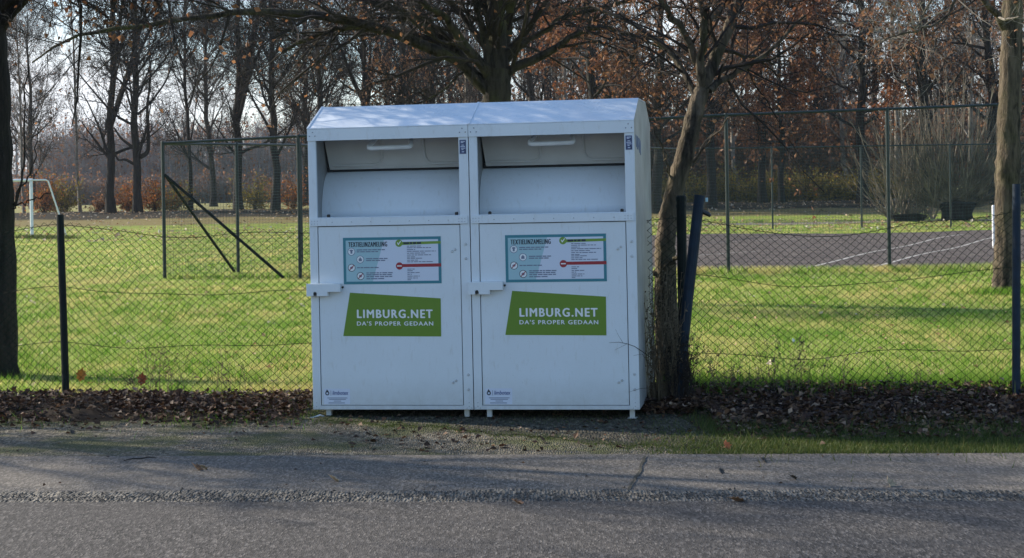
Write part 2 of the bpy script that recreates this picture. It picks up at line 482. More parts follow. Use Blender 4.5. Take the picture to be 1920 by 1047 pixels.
SL = .077
def sheet(name, n0, n1, z, mat, x0=-60, x1=60, step=1.0, follow=False):
    xs = np.arange(x0, x1 + step / 2, step)
    f0 = n0 if callable(n0) else (lambda x: np.full_like(x, n0)); f1 = n1 if callable(n1) else (lambda x: np.full_like(x, n1))
    ts = np.linspace(0, 1, 14 if follow else 2)
    rows = []
    for t in ts:
        n = f0(xs) * (1 - t) + f1(xs) * t; y = n - SL * xs
        rows.append(np.stack([xs, y, (ground_z(xs, y) if follow else 0) + z + 0 * xs], -1))
    V = np.stack(rows, 0); k = len(xs)
    i = np.arange(k - 1)[None]; j = np.arange(len(ts) - 1)[:, None]
    Q = np.stack([j * k + i, j * k + i + 1, (j + 1) * k + i + 1, (j + 1) * k + i], -1)
    return tag(npmesh(name, V.reshape(-1, 3), Q, mats=[mat], smoothed=follow), kind='structure')
def stone_mat(name, stops, agg, aggscale, bumps, tint=None, dirt=.4):
    m, nt, b = new_mat(name)
    co = nd(nt, 'TexCoord').outputs['Object']
    vo = nd(nt, 'TexVoronoi'); vo.inputs['Scale'].default_value = aggscale
    mpg = nd(nt, 'Mapping'); mpg.inputs['Scale'].default_value = (1, .24, 1); nt.links.new(co, mpg.inputs[0]); nt.links.new(mpg.outputs[0], vo.inputs['Vector'])
    sepc = nd(nt, 'SeparateColor'); nt.links.new(vo.outputs['Color'], sepc.inputs[0])
    base = ramp(nt, sepc.outputs[0], stops)
    big = noise(nt, .9, 5, .6, co); mid = noise(nt, 7, 5, .65, co)
    base = mixc(nt, ramp(nt, big, [(.38, (0, 0, 0)), (.72, (dirt,) * 3)]), base, agg)
    base = mixc(nt, ramp(nt, mid, [(.45, (0, 0, 0)), (.7, (.3,) * 3)]), base, tuple(x * .6 for x in agg))
    if tint:
        mo = noise(nt, 1.6, 6, .7, co)
        base = mixc(nt, ramp(nt, mo, [(tint[1], (0, 0, 0)), (tint[1] + .12, (tint[2],) * 3)]), base, tint[0])
    nt.links.new(base, b.inputs['Base Color']); b.inputs['Roughness'].default_value = .88
    b.inputs['Specular IOR Level'].default_value = .25
    ad = nd(nt, 'Math', operation='ADD'); nt.links.new(vo.outputs['Distance'], ad.inputs[0]); nt.links.new(mid, ad.inputs[1])
    bump(nt, b, ad.outputs[0], *bumps)
    return m
M['asphalt'] = stone_mat('worn_asphalt', [(.0, (.020, .019, .018)), (.4, (.052, .048, .045)), (.85, (.094, .086, .080)), (.98, (.15, .138, .127))], (.058, .053, .050), 125, (.5, .005), dirt=.4)
M['concrete'] = stone_mat('old_concrete_gutter', [(0, (.062, .056, .048)), (.6, (.125, .112, .097)), (1, (.21, .19, .165))], (.12, .107, .093), 120, (.4, .006))
M['seam'] = stone_mat('rough_stone_seam', [(0, (.03, .03, .03)), (.4, (.09, .085, .075)), (.8, (.19, .175, .15)), (1, (.16, .147, .125))], (.075, .068, .058), 60, (1, .015))
M['shoulder'] = stone_mat('gravel_shoulder', [(0, (.05, .044, .033)), (.6, (.135, .117, .085)), (1, (.28, .245, .185))], (.085, .073, .050), 90, (.9, .015), ((.06, .068, .018), .46, .8))
M['court'] = stone_mat('court_asphalt', [(0, (.045, .035, .030)), (.6, (.083, .066, .058)), (1, (.13, .108, .095))], (.045, .034, .029), 22, (.6, .02), ((.15, .125, .105), .5, .6), dirt=.9)
def wavy(v, amp=.05, fr=1.3, ph=0):
    return lambda x: v + amp * np.sin(x * fr + ph) + amp * .6 * np.sin(x * fr * 2.7 + ph * 2) + amp * .3 * np.sin(x * fr * 7.1)
def shoulder_top(x):
    a = 12.05 + .06 * np.sin(x * 2.1) + .04 * np.sin(x * 6.3)
    a = a + 1.2 * smooth(-1.7, -1.3, x)
    return a - 2.75 * smooth(.75, 1.5, x)
sheet('gravel_shoulder', 10.15, shoulder_top, .004, M['shoulder'], -30, 6, .12, True)
def shade_edge(x): return 11.75 - 1.25 * smooth(-1.35, 1.3, x) + .05 * np.sin(x * 9) + .035 * np.sin(x * 23 + 1) + .02 * np.sin(x * 51)
M['shadesoil'] = stone_mat('mossy_soil_painted_shade', [(0, (.018, .016, .012)), (.6, (.048, .042, .030)), (1, (.13, .115, .085))], (.032, .032, .016), 60, (.9, .015), ((.035, .05, .012), .56, .8))
sheet('mossy_soil_painted_shade', shade_edge, lambda x: shoulder_top(x) - .02, .008, M['shadesoil'], -1.35, 1.45, .03, True)  # mossy soil, its dark colour also painting the shade in front of the containers
sheet('gutter', wavy(8.75, .004, 2), 10.26, .010, M['concrete'], step=.2)
sheet('stone_seam', wavy(8.60, .012, 3), wavy(9.02, .03, 4, 1), .014, M['seam'], -14, 14, step=.06)
sheet('road', wavy(-7, 0), wavy(8.66, .006, 2.2), .018, M['asphalt'], step=.2)
# slanting joint across the gutter
a = on_ground(1212, 860); c = on_ground(1180, 925)
jp = []
rng0 = random.Random(4)
for k in range(15):
    t = k / 14; jp.append((a.x + (c.x - a.x) * t + rng0.uniform(-.008, .008), a.y + (c.y - a.y) * t))
w = .007
vj = [(x - w * rng0.uniform(.5, 1.3), y, .0165) for x, y in jp] + [(x + w * rng0.uniform(.5, 1.3), y, .0165) for x, y in jp]
tag(npmesh('gutter_joint', vj, [(k, k + 1, k + 16, k + 15) for k in range(14)], mats=[flat('mossy_joint', (.035, .032, .02), .95, 0, .5, 40)]), kind='structure')
# court beyond the tall fence
def court_y0(x): return 32.4 - .03 * x
cv = []
cxs = np.linspace(-3.0, 26, 40); cys = np.linspace(0, 1, 24)
cvv = []
for t in cys:
    for x in cxs:
        y = court_y0(x) * (1 - t) + 58.2 * t + (.12 * math.sin(x * 2.2 + t * 5) if t in (0, 1) else 0)
        cvv.append((x + (x > 25) * 0, y, float(ground_z(x, y)) + .02))
cq = [(j * 40 + i, j * 40 + i + 1, (j + 1) * 40 + i + 1, (j + 1) * 40 + i) for j in range(23) for i in range(39)]
tag(npmesh('sports_court', cvv, cq, mats=[M['court']], smoothed=True), kind='structure')
def court_line(p, q, w=.06):
    a, b_ = on_ground(*p), on_ground(*q)
    d = (b_ - a); d.z = 0; s = Vector((-d.y, d.x, 0)).normalized() * w / 2
    n = 30; vs = []
    for k in range(n + 1):
        c_ = a + (b_ - a) * (k / n); z = float(ground_z(c_.x, c_.y)) + .024
        vs += [(c_.x - s.x, c_.y - s.y, z), (c_.x + s.x, c_.y + s.y, z)]
    return vs, [(2 * k, 2 * k + 2, 2 * k + 3, 2 * k + 1) for k in range(n)]
cl = MB()
for p, q, w in [((1500, 506), (1805, 441), .07), ((1622, 506), (1868, 446), .07), ((1290, 482), (1420, 473), .06), ((1330, 456), (1560, 447), .05)]:
    cl.add(*court_line(p, q, w))
tag(cl.build('court_markings', M['courtline']), kind='structure')
# path behind the court
pv = []
px_ = np.linspace(2, 60, 40)
for y0 in (73, 76.5):
    pv += [(x, y0 + .02 * x, .02 + float(ground_z(x, y0))) for x in px_]
tag(npmesh('path', pv, [(i, i + 1, 41 + i, 40 + i) for i in range(39)], mats=[M['concrete']]), kind='structure')

# ================================================================== TEXTILE CONTAINERS
YAW = math.radians(-9.5)
CM = Matrix.Translation((-1.44, 12.10, 0)) @ Matrix.Rotation(YAW, 4, 'Z') @ Matrix.Rotation(math.radians(-.3), 4, 'Y')
CMI = CM.inverted()
def fp(px, py):
    """point of the container front that the photo shows at px, py -> local x, z"""
    u, v = uv(px, py)
    o = CMI @ Vector((0, 0, EYE)); d = CMI.to_3x3() @ Vector((u / F, 1, -v / F))
    t = -o.y / d.y; p = o + d * t
    return p.x, p.z
W, D = 1.163, 1.30
PR = [(0, .07), (0, 2.067), (.38, 2.231), (.92, 2.231), (D, 2.067), (D, .07)]
def text_geo(s, x0, x1, z0, z1, y, bold=0.0, shear=0.0, zmin=None):
    cu = bpy.data.curves.new('t', 'FONT'); cu.body = s; cu.size = 1; cu.offset = bold; cu.shear = shear; cu.space_character = 1.0 if shear else 1.22; cu.resolution_u = 3
    o = bpy.data.objects.new('t', cu); COL.objects.link(o)
    dg = bpy.context.evaluated_depsgraph_get(); me = bpy.data.meshes.new_from_object(o.evaluated_get(dg))
    vs = [v.co.copy() for v in me.vertices]; fs = [tuple(p.vertices) for p in me.polygons]
    bpy.data.objects.remove(o); bpy.data.curves.remove(cu); bpy.data.meshes.remove(me)
    ax, bx = min(v.x for v in vs), max(v.x for v in vs); az, bz = min(v.y for v in vs), max(v.y for v in vs)
    return [(x0 + (v.x - ax) / (bx - ax) * (x1 - x0), y, z0 + (v.y - az) / (bz - az) * (z1 - z0)) for v in vs], fs
def flatpoly(mb, pts, y, m=0):
    mb.add([(p[0], y, p[1]) for p in pts], [tuple(range(len(pts)))], m)
def disc(mb, x, z, r, y, m, n=20, r2=0):
    if r2:
        vs = [(x + r * math.cos(2 * math.pi * k / n), y, z + r * math.sin(2 * math.pi * k / n)) for k in range(n)]
        vs += [(x + r2 * math.cos(2 * math.pi * k / n), y, z + r2 * math.sin(2 * math.pi * k / n)) for k in range(n)]
        mb.add(vs, [(k, (k + 1) % n, n + (k + 1) % n, n + k) for k in range(n)], m)
    else:
        flatpoly(mb, [(x + r * math.cos(2 * math.pi * k / n), z + r * math.sin(2 * math.pi * k / n)) for k in range(n)], y, m)
def rivet(mb, x, z, y, r=.0055, m=1):
    r = r * 1.2
    mb.tube([(x, y + .001, z), (x, y - .0022, z)], [r, r * .7], 8, m)
def make_container():
    root = thing('textile_container', 'white steel textile collection container, left one of the pair beside the tree', 'textile container')
    # body: side walls, back, floor, interior bulkhead
    b = MB()
    b.prism(PR, 'x', 0.0, .018, 0); b.prism(PR, 'x', W - .018, W, 0)
    b.box(.018, W - .018, D - .02, D, .07, 2.067)
    b.box(.018, W - .018, .03, D - .02, .078, .09)
    b.box(.018, W - .018, .031, .035, .09, 1.36, 1)                # dark behind the door gap
    b.prism([(.34, 1.99), (.38, 1.99), (.60, 2.21), (.56, 2.21)], 'x', .018, W - .018, 0)
    b.build('body', [M['galv'], M['dark']], root, .0015)
    # side squiggles of old marker
    # roof: sloping front, flat top, sloping back, folded lintel
    r = MB()
    o = .014
    r.prism([(-o, 2.067), (-o, 2.074), (.376, 2.243), (.924, 2.243), (D + o, 2.074), (D + o, 2.04), (D + o - .006, 2.04), (D + o - .006, 2.067), (.92, 2.232), (.38, 2.232), (-.006, 2.064)], 'x', -.0015, W + .0015)
    r.box(-.0015, W + .0015, -o, -.004, 1.984, 2.0655)
    r.box(-.0015, W + .0015, -.004, .02, 1.984, 1.990)
    for sx in (.035, .012, .052):
        z = 2.045 if sx == .035 else 2.018
        rivet(r, sx + .004, z, -o); rivet(r, W - sx - .004, z, -o)
    rivet(r, .635, 2.008, -o, .003)
    roof = r.build('roof', [M['roof'], M['pit']], root, .0018)
    cap = MB(); cap.prism([(-o - .002, 2.07), (-o - .002, 2.079), (.376, 2.249), (.924, 2.249), (D + o, 2.079), (D + o, 2.07), (.92, 2.24), (.38, 2.24)], 'x', -.003, .010)
    cap.build('seam_strip', M['roof'], roof, .001)
    # front frame
    f = MB()
    f.box(.0, .058, -.006, .02, .07, 1.374); f.box(.0, .058, -.006, .02, 1.374, 1.984)
    f.box(W - .068, W, -.006, .02, .07, 1.374); f.box(W - .068, W, -.006, .02, 1.374, 1.984)
    f.box(.058, W - .068, -.006, .03, .070, .098)
    for z in (.118, .092): rivet(f, .026, z, -.006, .004); rivet(f, W - .03, z, -.006, .004)
    for x in (.012, .045): rivet(f, x, .08, -.006, .004); rivet(f, W - x, .08, -.006, .004)
    for px, py in ((878, 458), (880, 485), (881, 703), (881, 731)):
        x, z = fp(px, py); x = W - .032
        f.tube([(x, -.005, z), (x, -.012, z)], [.011, .007], 12, 2)
    f.build('front_frame', [M['white'], M['pit'], M['zinc']], root, .0012)
    # rail under the opening
    q = MB()
    q.box(.004, W - .012, -.015, -.0062, 1.376, 1.431); q.box(.004, W - .012, -.0062, .02, 1.4312, 1.437)
    for k in range(7): rivet(q, .17 + k * .1405, 1.402, -.015, .0042)
    for x in (.016, .037, .058):
        for z in (1.392, 1.412):
            rivet(q, x + .004, z, -.015, .0036); rivet(q, W - x - .016, z, -.015, .0036)
    q.build('rail', [M['white'], M['pit']], root, .001)
    # hood opening: shelf, curved drum, flap
    dr = MB()
    prof = [(.008, 1.4365), (.235, 1.437), (.25, 1.445)]
    for k in range(11):
        a = math.radians(k * 7.2)
        prof.append((.25 + .35 * (1 - math.cos(a)) * .72, 1.445 + .34 * math.sin(a)))
    low = [(y + .006, z - .006) for y, z in prof[::-1]]
    n = len(prof)
    vs = [(x, y, z) for x in (.020, W - .020) for y, z in prof]
    dr.add(vs, [(k, k + 1, n + k + 1, n + k) for k in range(n - 1)])
    drum = dr.build('drum', M['white'], root, smoothed=False)
    for p in drum.data.polygons: p.use_smooth = p.index > 1
    for x in (.021, W - .021):
        se = MB(); se.tube([(x, y_ - .001, z_ + .001) for y_, z_ in prof[2:]], .0032, 5); se.build('seal', M['pit'], drum)
    for x in (.135, 1.066):
        k1 = MB(); k1.tube([(x, .02, 1.436), (x, .02, 1.454), (x, .02, 1.459)], [.012, .012, .007], 12)
        k1.build('rubber_stop', M['rubber'], root, smoothed=False)
    fl = MB()
    yb, zb, yt, zt = .405, 1.783, .325, 2.03
    def fy(z): return yb + (yt - yb) * (z - zb) / (zt - zb)
    fl.add([(.045, yb, zb), (W - .025, yb, zb), (W - .025, yt, zt), (.022, yt, zt), (.045, yb + .02, zb), (W - .025, yb + .02, zb), (W - .025, yt + .02, zt), (.022, yt + .02, zt)],
           [(0, 1, 2, 3), (7, 6, 5, 4), (0, 4, 5, 1), (1, 5, 6, 2), (3, 2, 6, 7), (0, 3, 7, 4)])
    def bead(pts, r=.010): fl.tube([(x, fy(z) - .002, z) for x, z in pts], r, 8)
    bead([(.075, zb + .03), (.39, zb + .03), (.43, zb + .045), (.45, zb + .075), (.445, zt)])
    bead([(1.12, zb + .03), (.83, zb + .03), (.79, zb + .045), (.77, zb + .08), (.76, zt)])
    fl.tube([(.05, yb - .004, zb + .006), (W - .03, yb - .004, zb + .006)], .007, 8)
    flap = fl.build('flap', M['flapgrey'], root, smoothed=False)
    g = MB(); g.box(.022, W - .022, .412, .43, 1.765, 1.80); g.build('flap_seal', M['dark'], flap)
    h = MB()
    h.tube([(.445, .335, 2.03), (.420, .20, 1.965), (.408, .145, 1.940), (.412, .13, 1.930), (.43, .125, 1.926), (.70, .125, 1.929), (.716, .13, 1.932), (.720, .145, 1.943), (.705, .20, 1.968), (.685, .335, 2.03)], .0155, 12)
    h.build('handle', M['goalwhite'], flap, smoothed=True)
    # door
    d = MB(); d.box(.0635, W - .0735, -.0035, .012, .1015, 1.370)
    for px, py in ((848, 472), (853.5, 468), (850, 718), (855.5, 714)):
        x, z = fp(px, py); d.tube([(x, -.003, z), (x, -.010, z)], [.010, .0065], 12, 1)
    door = d.build('door', [M['white'], M['zinc']], root, .001)
    # lock housing
    l = MB()
    A = lambda px, py: fp(px, py)
    x0 = -.018; x1 = A(617.5, 540)[0]; x2 = A(641, 540)[0]; zt_ = A(600, 532)[1]; z1 = A(600, 555)[1]; z2 = A(630, 547)[1]; xn = A(594.5, 550)[0]
    notch = [(xn + .013 * math.cos(t), z1 + .018 + .013 * math.sin(t)) for t in [math.radians(a) for a in range(180, -1, -30)]]
    out = [(x0, zt_), (x0, z1), (xn - .013, z1)] + notch + [(xn + .013, z1), (x1, z1), (x1, z2), (x2, z2), (x2, zt_)]
    l.prism(out, 'y', -.055, -.0065)
    lock = l.build('lock_housing', M['white'], root, .0015)
    k = MB(); k.tube([(xn, -.050, z1 + .016), (xn, -.02, z1 + .016)], .0125, 12); k.build('lock', M['rubber'], lock)
    k = MB(); k.tube([(x2 + .008, -.004, z2 + .03), (x2 + .008, -.014, z2 + .03)], .008, 10); k.build('bolt', M['rubber'], lock)
    # information sign
    s = MB()
    ty = -.0042
    TL, TR, BR, BL = fp(642.5, 446.6), fp(826.5, 443), fp(827.5, 531), fp(644.5, 534)
    sx0, sx1, sz0, sz1 = TL[0] + .003, TR[0], (BL[1] + BR[1]) / 2, (TL[1] + TR[1]) / 2
    SW, SH = sx1 - sx0, sz1 - sz0
    def X(u): return sx0 + u * SW
    def Z(v): return sz1 - v * SH
    s.box(sx0, sx1, ty - .0012, ty + .001, sz0, sz1, 0)
    y = ty - .0016
    flatpoly(s, [(X(.028), Z(.942)), (X(.972), Z(.942)), (X(.972), Z(.06)), (X(.028), Z(.06))], y, 1)
    flatpoly(s, [(X(.028), Z(.942)), (X(.30), Z(.942)), (X(.42), Z(.06)), (X(.028), Z(.06))], y - .0003, 2)
    flatpoly(s, [(X(.57), Z(.175)), (X(1.0), Z(.155)), (X(1.0), Z(.10)), (X(.57), Z(.11))], y - .0006, 3)
    flatpoly(s, [(X(.57), Z(.645)), (X(1.0), Z(.645)), (X(1.0), Z(.575)), (X(.57), Z(.58))], y - .0006, 4)
    disc(s, X(.575), Z(.135), .026, y - .0008, 3); disc(s, X(.575), Z(.62), .026, y - .0008, 4)
    for (u, v) in ((.085, .30), (.175, .47), (.085, .645), (.175, .825)):
        disc(s, X(u), Z(v), .0255, y - .0006, 5); disc(s, X(u), Z(v), .0275, y - .0009, 6 if v < .6 else 7, 22, .0235)
    sign = s.build('information_sign', [M['teal'], M['paper'], M['paleteal'], M['green2'], M['red'], M['lettering'], M['greyink'], M['ink']], root)
    t = MB(); y2 = y - .0013
    hv, hf = text_geo('TEXTIELINZAMELING', X(.057), X(.453), Z(.20), Z(.095), y2)
    for q_, sx in enumerate((0, .0014, -.0014)): t.add([(x + sx, y_ - .0002 * q_, z) for x, y_, z in hv], hf, 0)
    def wordline(u0, u1, v, m, hgt=.010, seed=0):
        r_ = random.Random(int(v * 1000) + seed); u = u0
        while u < u1 - .008:
            wl = min(r_.uniform(.02, .07), u1 - u)
            flatpoly(t, [(X(u), Z(v + hgt)), (X(u + wl), Z(v + hgt)), (X(u + wl), Z(v - hgt)), (X(u), Z(v - hgt))], y2, m); u += wl + .007
    for u0, u1, v in ((.14, .43, .265), (.14, .36, .305), (.235, .455, .455), (.235, .43, .495), (.14, .37, .645), (.235, .505, .76), (.235, .50, .80), (.235, .50, .84), (.235, .42, .885)):
        wordline(u0, u1, v, 1, .011)
    for e, v in ((.80, .20), (.90, .235), (.74, .275), (.95, .31), (.84, .35), (.90, .39), (.75, .43), (.82, .46), (.77, .50), (.93, .535), (.73, .69), (.71, .725), (.78, .765), (.70, .80), (.78, .84), (.76, .88), (.69, .915)):
        wordline(.655, e, v, 2, .008, 3)
    wordline(.62, .80, .135, 3, .02, 5)
    # tick and bar
    cx_, cz_ = X(.575), Z(.135)
    t.add([(cx_ - .014, y2, cz_ + .003), (cx_ - .005, y2, cz_ - .014), (cx_ + .016, y2, cz_ + .014), (cx_ + .010, y2, cz_ + .016), (cx_ - .005, y2, cz_ - .003), (cx_ - .009, y2, cz_ + .008)], [(0, 1, 4, 5), (1, 2, 3, 4)], 4)
    flatpoly(t, [(X(.575) - .017, Z(.62) - .004), (X(.575) + .017, Z(.62) - .004), (X(.575) + .017, Z(.62) + .004), (X(.575) - .017, Z(.62) + .004)], y2, 4)
    # pictograms: shirt, bag, two struck-out ones
    def ic(u, v, pts, m): flatpoly(t, [(X(u) + a * .001, Z(v) + c * .001) for a, c in pts], y2, m)
    ic(.085, .30, [(-14, 10), (-6, 15), (6, 15), (14, 10), (10, 3), (7, 5), (7, -14), (-7, -14), (-7, 5), (-10, 3)], 1)
    ic(.175, .47, [(-11, 6), (-5, 8), (-3, 15), (3, 15), (5, 8), (11, 6), (12, -12), (-12, -12)], 5)
    ic(.085, .645, [(-12, 4), (4, 10), (12, 2), (4, -8), (-10, -8)], 5)
    ic(.175, .825, [(-10, 8), (8, 10), (12, -2), (2, -10), (-12, -6)], 1)
    for (u, v) in ((.085, .645), (.175, .825)):
        t.add([(X(u) + a * .001, y2 - .0003, Z(v) + c * .001) for a, c in ((-18, -15), (-14, -19), (18, 15), (14, 19))], [(0, 1, 2, 3)], 6)
    t.build('print', [M['ink'], M['greyink'], M['greyink'], M['ink'], M['lettering'], M['greyink'], M['red']], sign)
    # green name sticker
    g = MB()
    G = [fp(656.4, 549), fp(826.6, 559.7), fp(827.5, 631.2), fp(644, 630.4)]
    g.add([(x, ty - .0006, z) for x, z in G] + [(x, ty + .001, z) for x, z in G], [(0, 1, 2, 3), (0, 4, 5, 1), (1, 5, 6, 2), (2, 6, 7, 3), (3, 7, 4, 0)])
    gs = g.build('name_sticker', M['green'], root)
    t = MB()
    def run(txt, l, r_, yb_, yt_, bold):
        a0 = fp(l, yb_); a1 = fp(r_, yb_); a2 = fp(l, yt_); k_ = (a1[1] - a0[1]) / (a1[0] - a0[0])
        vs, fs = text_geo(txt, a0[0], a1[0], a0[1], a2[1], ty - .0015)
        for q_, (sx, sz) in enumerate(((0, 0), (bold, 0), (-bold, 0), (0, bold * .6), (0, -bold * .6))):
            t.add([(x + sx, y_ - .00025 * q_, z + sz + (x - a0[0]) * k_) for x, y_, z in vs], fs)
    run('LIMBURG.NET', 670.5, 811, 596.4, 581, .0030)
    run("DA'S PROPER GEDAAN", 670, 812.5, 610.6, 602.8, .0013)
    t.build('lettering', M['lettering'], gs)
    # operator sticker
    g = MB()
    x0, z1 = fp(607, 729); x1, z0 = fp(657, 758)
    g.box(x0, x1, ty - .0006, ty + .001, z0, z1)
    os_ = g.build('operator_sticker', M['paper'], root)
    t = MB(); w_, h_ = x1 - x0, z1 - z0; yy = ty - .0016
    t.add(*text_geo('limbotex', x0 + .34 * w_, x0 + .94 * w_, z0 + .60 * h_, z0 + .86 * h_, yy, .015, .15), 0)
    disc(t, x0 + .14 * w_, z0 + .70 * h_, .015, yy, 1, 14, .0075)
    flatpoly(t, [(x0 + .08 * w_, z0 + .78 * h_), (x0 + .14 * w_, z0 + .78 * h_), (x0 + .20 * w_, z0 + .80 * h_), (x0 + .13 * w_, z0 + .96 * h_)], yy - .0002, 1)
    flatpoly(t, [(x0 + .27 * w_, z0 + .56 * h_), (x0 + .285 * w_, z0 + .56 * h_), (x0 + .285 * w_, z0 + .88 * h_), (x0 + .27 * w_, z0 + .88 * h_)], yy, 2)
    for u0, u1, v in ((.14, .90, .40), (.2, .84, .31), (.38, .66, .20), (.18, .8, .08)):
        flatpoly(t, [(x0 + u0 * w_, z0 + (v - .022) * h_), (x0 + u1 * w_, z0 + (v - .022) * h_), (x0 + u1 * w_, z0 + (v + .022) * h_), (x0 + u0 * w_, z0 + (v + .022) * h_)], yy, 2)
    t.build('print', [M['blueink'], M['ink'], M['greyink']], os_)
    # small upright sticker at the top of the right stile
    g = MB(); x0, z1 = fp(868.5, 262.5); x1, z0 = fp(881, 288.5)
    x0, x1 = W - .060, W - .014
    g.box(x0, x1, -.0082, -.0055, z0, z1)
    vs_ = g.build('notice_sticker', M['navy'], root)
    t = MB()
    for v, w0, w1 in ((.88, .2, .85), (.80, .2, .6), (.62, .3, .7), (.52, .15, .85), (.40, .25, .9), (.30, .3, .6), (.14, .35, .7)):
        flatpoly(t, [(x0 + w0 * (x1 - x0), z0 + (v - .02) * (z1 - z0)), (x0 + w1 * (x1 - x0), z0 + (v - .02) * (z1 - z0)), (x0 + w1 * (x1 - x0), z0 + (v + .025) * (z1 - z0)), (x0 + w0 * (x1 - x0), z0 + (v + .025) * (z1 - z0))], -.0088, 0)
    t.build('print', M['paper'], vs_)
    # code stamped on the inner left wall
    t = MB(); r_ = random.Random(9)
    for k in range(7):
        z = 1.86 - k * .022
        t.box(.0182, .0188, .035, .035 + r_.uniform(.02, .05), z, z + .010)
    t.build('wall_stamp', M['greyink'], root)
    # legs
    for x in (.098, W - .058):
        for y_ in (.06, D - .08):
            lg = MB(); lg.box(x - .017, x + .017, y_ - .017, y_ + .017, -.02, .071); lg.box(x - .032, x + .032, y_ - .035, y_ + .035, .0045, .008)
            lg.build('leg', M['white'] if x < 1 else M['flapgrey'], root, .001)
    return root
unit = make_container()
unit.matrix_world = CM
unit2 = copy_tree(unit)
unit2.matrix_world = CM @ Matrix.Translation((W + .006, 0, 0))
unit2['label'] = 'white steel textile container, right one of the pair, next to the leaning trunk'
for o_ in (unit, unit2): o_['group'] = 'pair of textile collection containers'
# faded marker scrawl on the outer right wall
t = MB(); r_ = random.Random(3)
for k in range(9):
    y0 = .12 + .042 * k
    pts = [(W + .0006, y0 + r_.uniform(-.02, .03), 1.93 + r_.uniform(-.05, .06) - k * .006) for _ in range(5)]
    t.tube(pts, .003, 4)
t.build('marker_scrawl', M['greyink'], unit2)
# loose metal strap by the left leg
st = MB(); st.tube([(.075, .03, .012), (.05, -.0, .03), (.01, -.03, .018), (-.03, -.045, .010)], .006, 6)
st.build('ground_strap', M['goalwhite'], unit)

# ================================================================== FENCES
def chain_link(name, A, B, H0, H1, wires, label, parent_posts, seed, sagf):
    rng = np.random.default_rng(seed)
    A = np.array(A, float); B = np.array(B, float); L = np.linalg.norm((B - A)[:2])
    root = thing(name, label, 'fence', (A[0], A[1], 0))
    dirv = (B - A) / L; nrm = np.array([-dirv[1], dirv[0]])
    h = .034; rows = 46; cols = int(L / h)
    ph = rng.uniform(0, 6, 6)
    def warp(s, t):
        x = s / L
        zt = H0 + (H1 - H0) * x + sagf(s)
        z0_ = float(ground_z(A[0] + dirv[0] * L / 2, A[1] + dirv[1] * L / 2)) - .02
        zz = z0_ + t * (zt - z0_) + .012 * np.sin(s * 3.1 + ph[0]) * np.sin(t * 7 + ph[1]) + .010 * np.sin(s * 6.2 + t * 5 + ph[2])
        ss = s + .014 * np.sin(s * 2.3 + t * 9 + ph[3]) + .01 * np.sin(t * 15 + s * 5 + ph[4])
        off = .03 * np.sin(s * 1.7 + ph[5]) * np.sin(t * 3.14) + .012 * np.sin(s * 5 + t * 4)
        return np.stack([dirv[0] * ss + nrm[0] * off, dirv[1] * ss + nrm[1] * off, zz], -1)
    ii, kk = np.meshgrid(np.arange(cols), np.arange(rows + 1), indexing='ij')
    s = (ii + (kk + ii) % 2) * h; tt = kk / rows
    P = warp(s, tt)
    v, q = tubes(P.reshape(cols, rows + 1, 3), np.full((cols, rows + 1), .0030), 3)
    npmesh('wire_mesh', v, q, mats=[M['wire']], parent=root)
    for t_, wav in wires:
        s = np.linspace(0, L, 90)
        P = warp(s, np.full_like(s, t_) + wav * np.sin(s * 1.1 + ph[1]) * .6 + wav * .5 * np.sin(s * 2.9 + ph[2]))[None]
        v, q = tubes(P, np.full((1, 90), .0024), 5)
        npmesh('line_wire', v, q, mats=[M['wire']], parent=root)
    for (px, py, topz, r, lean, mat, capd) in parent_posts:
        g = on_ground(px, py); m = MB()
        bx, by = g.x - A[0], g.y - A[1]
        m.tube([(bx, by, -.1), (bx + lean * topz / 2, by, topz / 2), (bx + lean * topz, by, topz)], r, 14)
        if capd:
            m.tube([(bx + lean * topz, by, topz - .03), (bx + lean * topz, by, topz + .004), (bx + lean * topz, by, topz + .014)], [r * 1.1, r * 1.1, r * .8], 14)
            m.tube([(bx + lean * topz, by, topz - .075), (bx + lean * topz, by, topz - .055)], r * 1.12, 14)
        m.build('post', mat, root, smoothed=False)
    return root
lp = on_ground(123, 750); ctr = on_ground(1285, 752); rp = on_ground(1908, 752)
sl_ = (ctr.y - lp.y) / (ctr.x - lp.x)
lA = (-9.0, lp.y + .03 + (-9 - lp.x) * sl_); lB = (-1.47, lp.y + .03 + (-1.47 - lp.x) * sl_)
def sagL(s):
    x = s + lA[0]
    d = np.abs(((x - lp.x + 50 * 2.6) % 2.6) - 1.3) / 1.3
    return -.10 * (1 - d ** 2) - .02 * np.sin(x * 4)
chain_link('chain_link_fence', lA, lB, 1.43, 1.42, [(.985, .004), (.64, .012), (.33, .010)],
           'sagging green wire fence with one dark post, left of the containers',
           [(124.5, 750, 1.48, .028, -.018, M['postgreen'], False), (-560, 756, 1.48, .028, 0, M['postgreen'], False)], 5, sagL)
rA = (ctr.x - .3, ctr.y + .1); rB = (rp.x + 3.2, rp.y + .05 + 3.2 * (rp.y - ctr.y) / (rp.x - ctr.x))
def sagR(s):
    x = s - .3
    return -.16 * np.sin(np.clip(x / (rp.x - ctr.x), 0, 1) * math.pi) ** 1 + .02 * np.sin(x * 5)
chain_link('chain_link_fence', rA, rB, 1.40, 1.50, [(.985, .006), (.68, .025), (.27, .015)],
           'green wire fence with slumped top wire, right of the leaning trunk', 
           [(1283, 752, 1.54, .036, .0, M['postgreen'], True), (1905, 754, 1.60, .03, .018, M['bluepost'], False)], 8, sagR)
br = thing('bracing_post', 'slanting dark blue round brace against the fence post by the leaning trunk', 'post', tuple(on_ground(1266, 762)))
a = on_ground(1266, 762); b_ = at(1312, 366, a.y - .02)
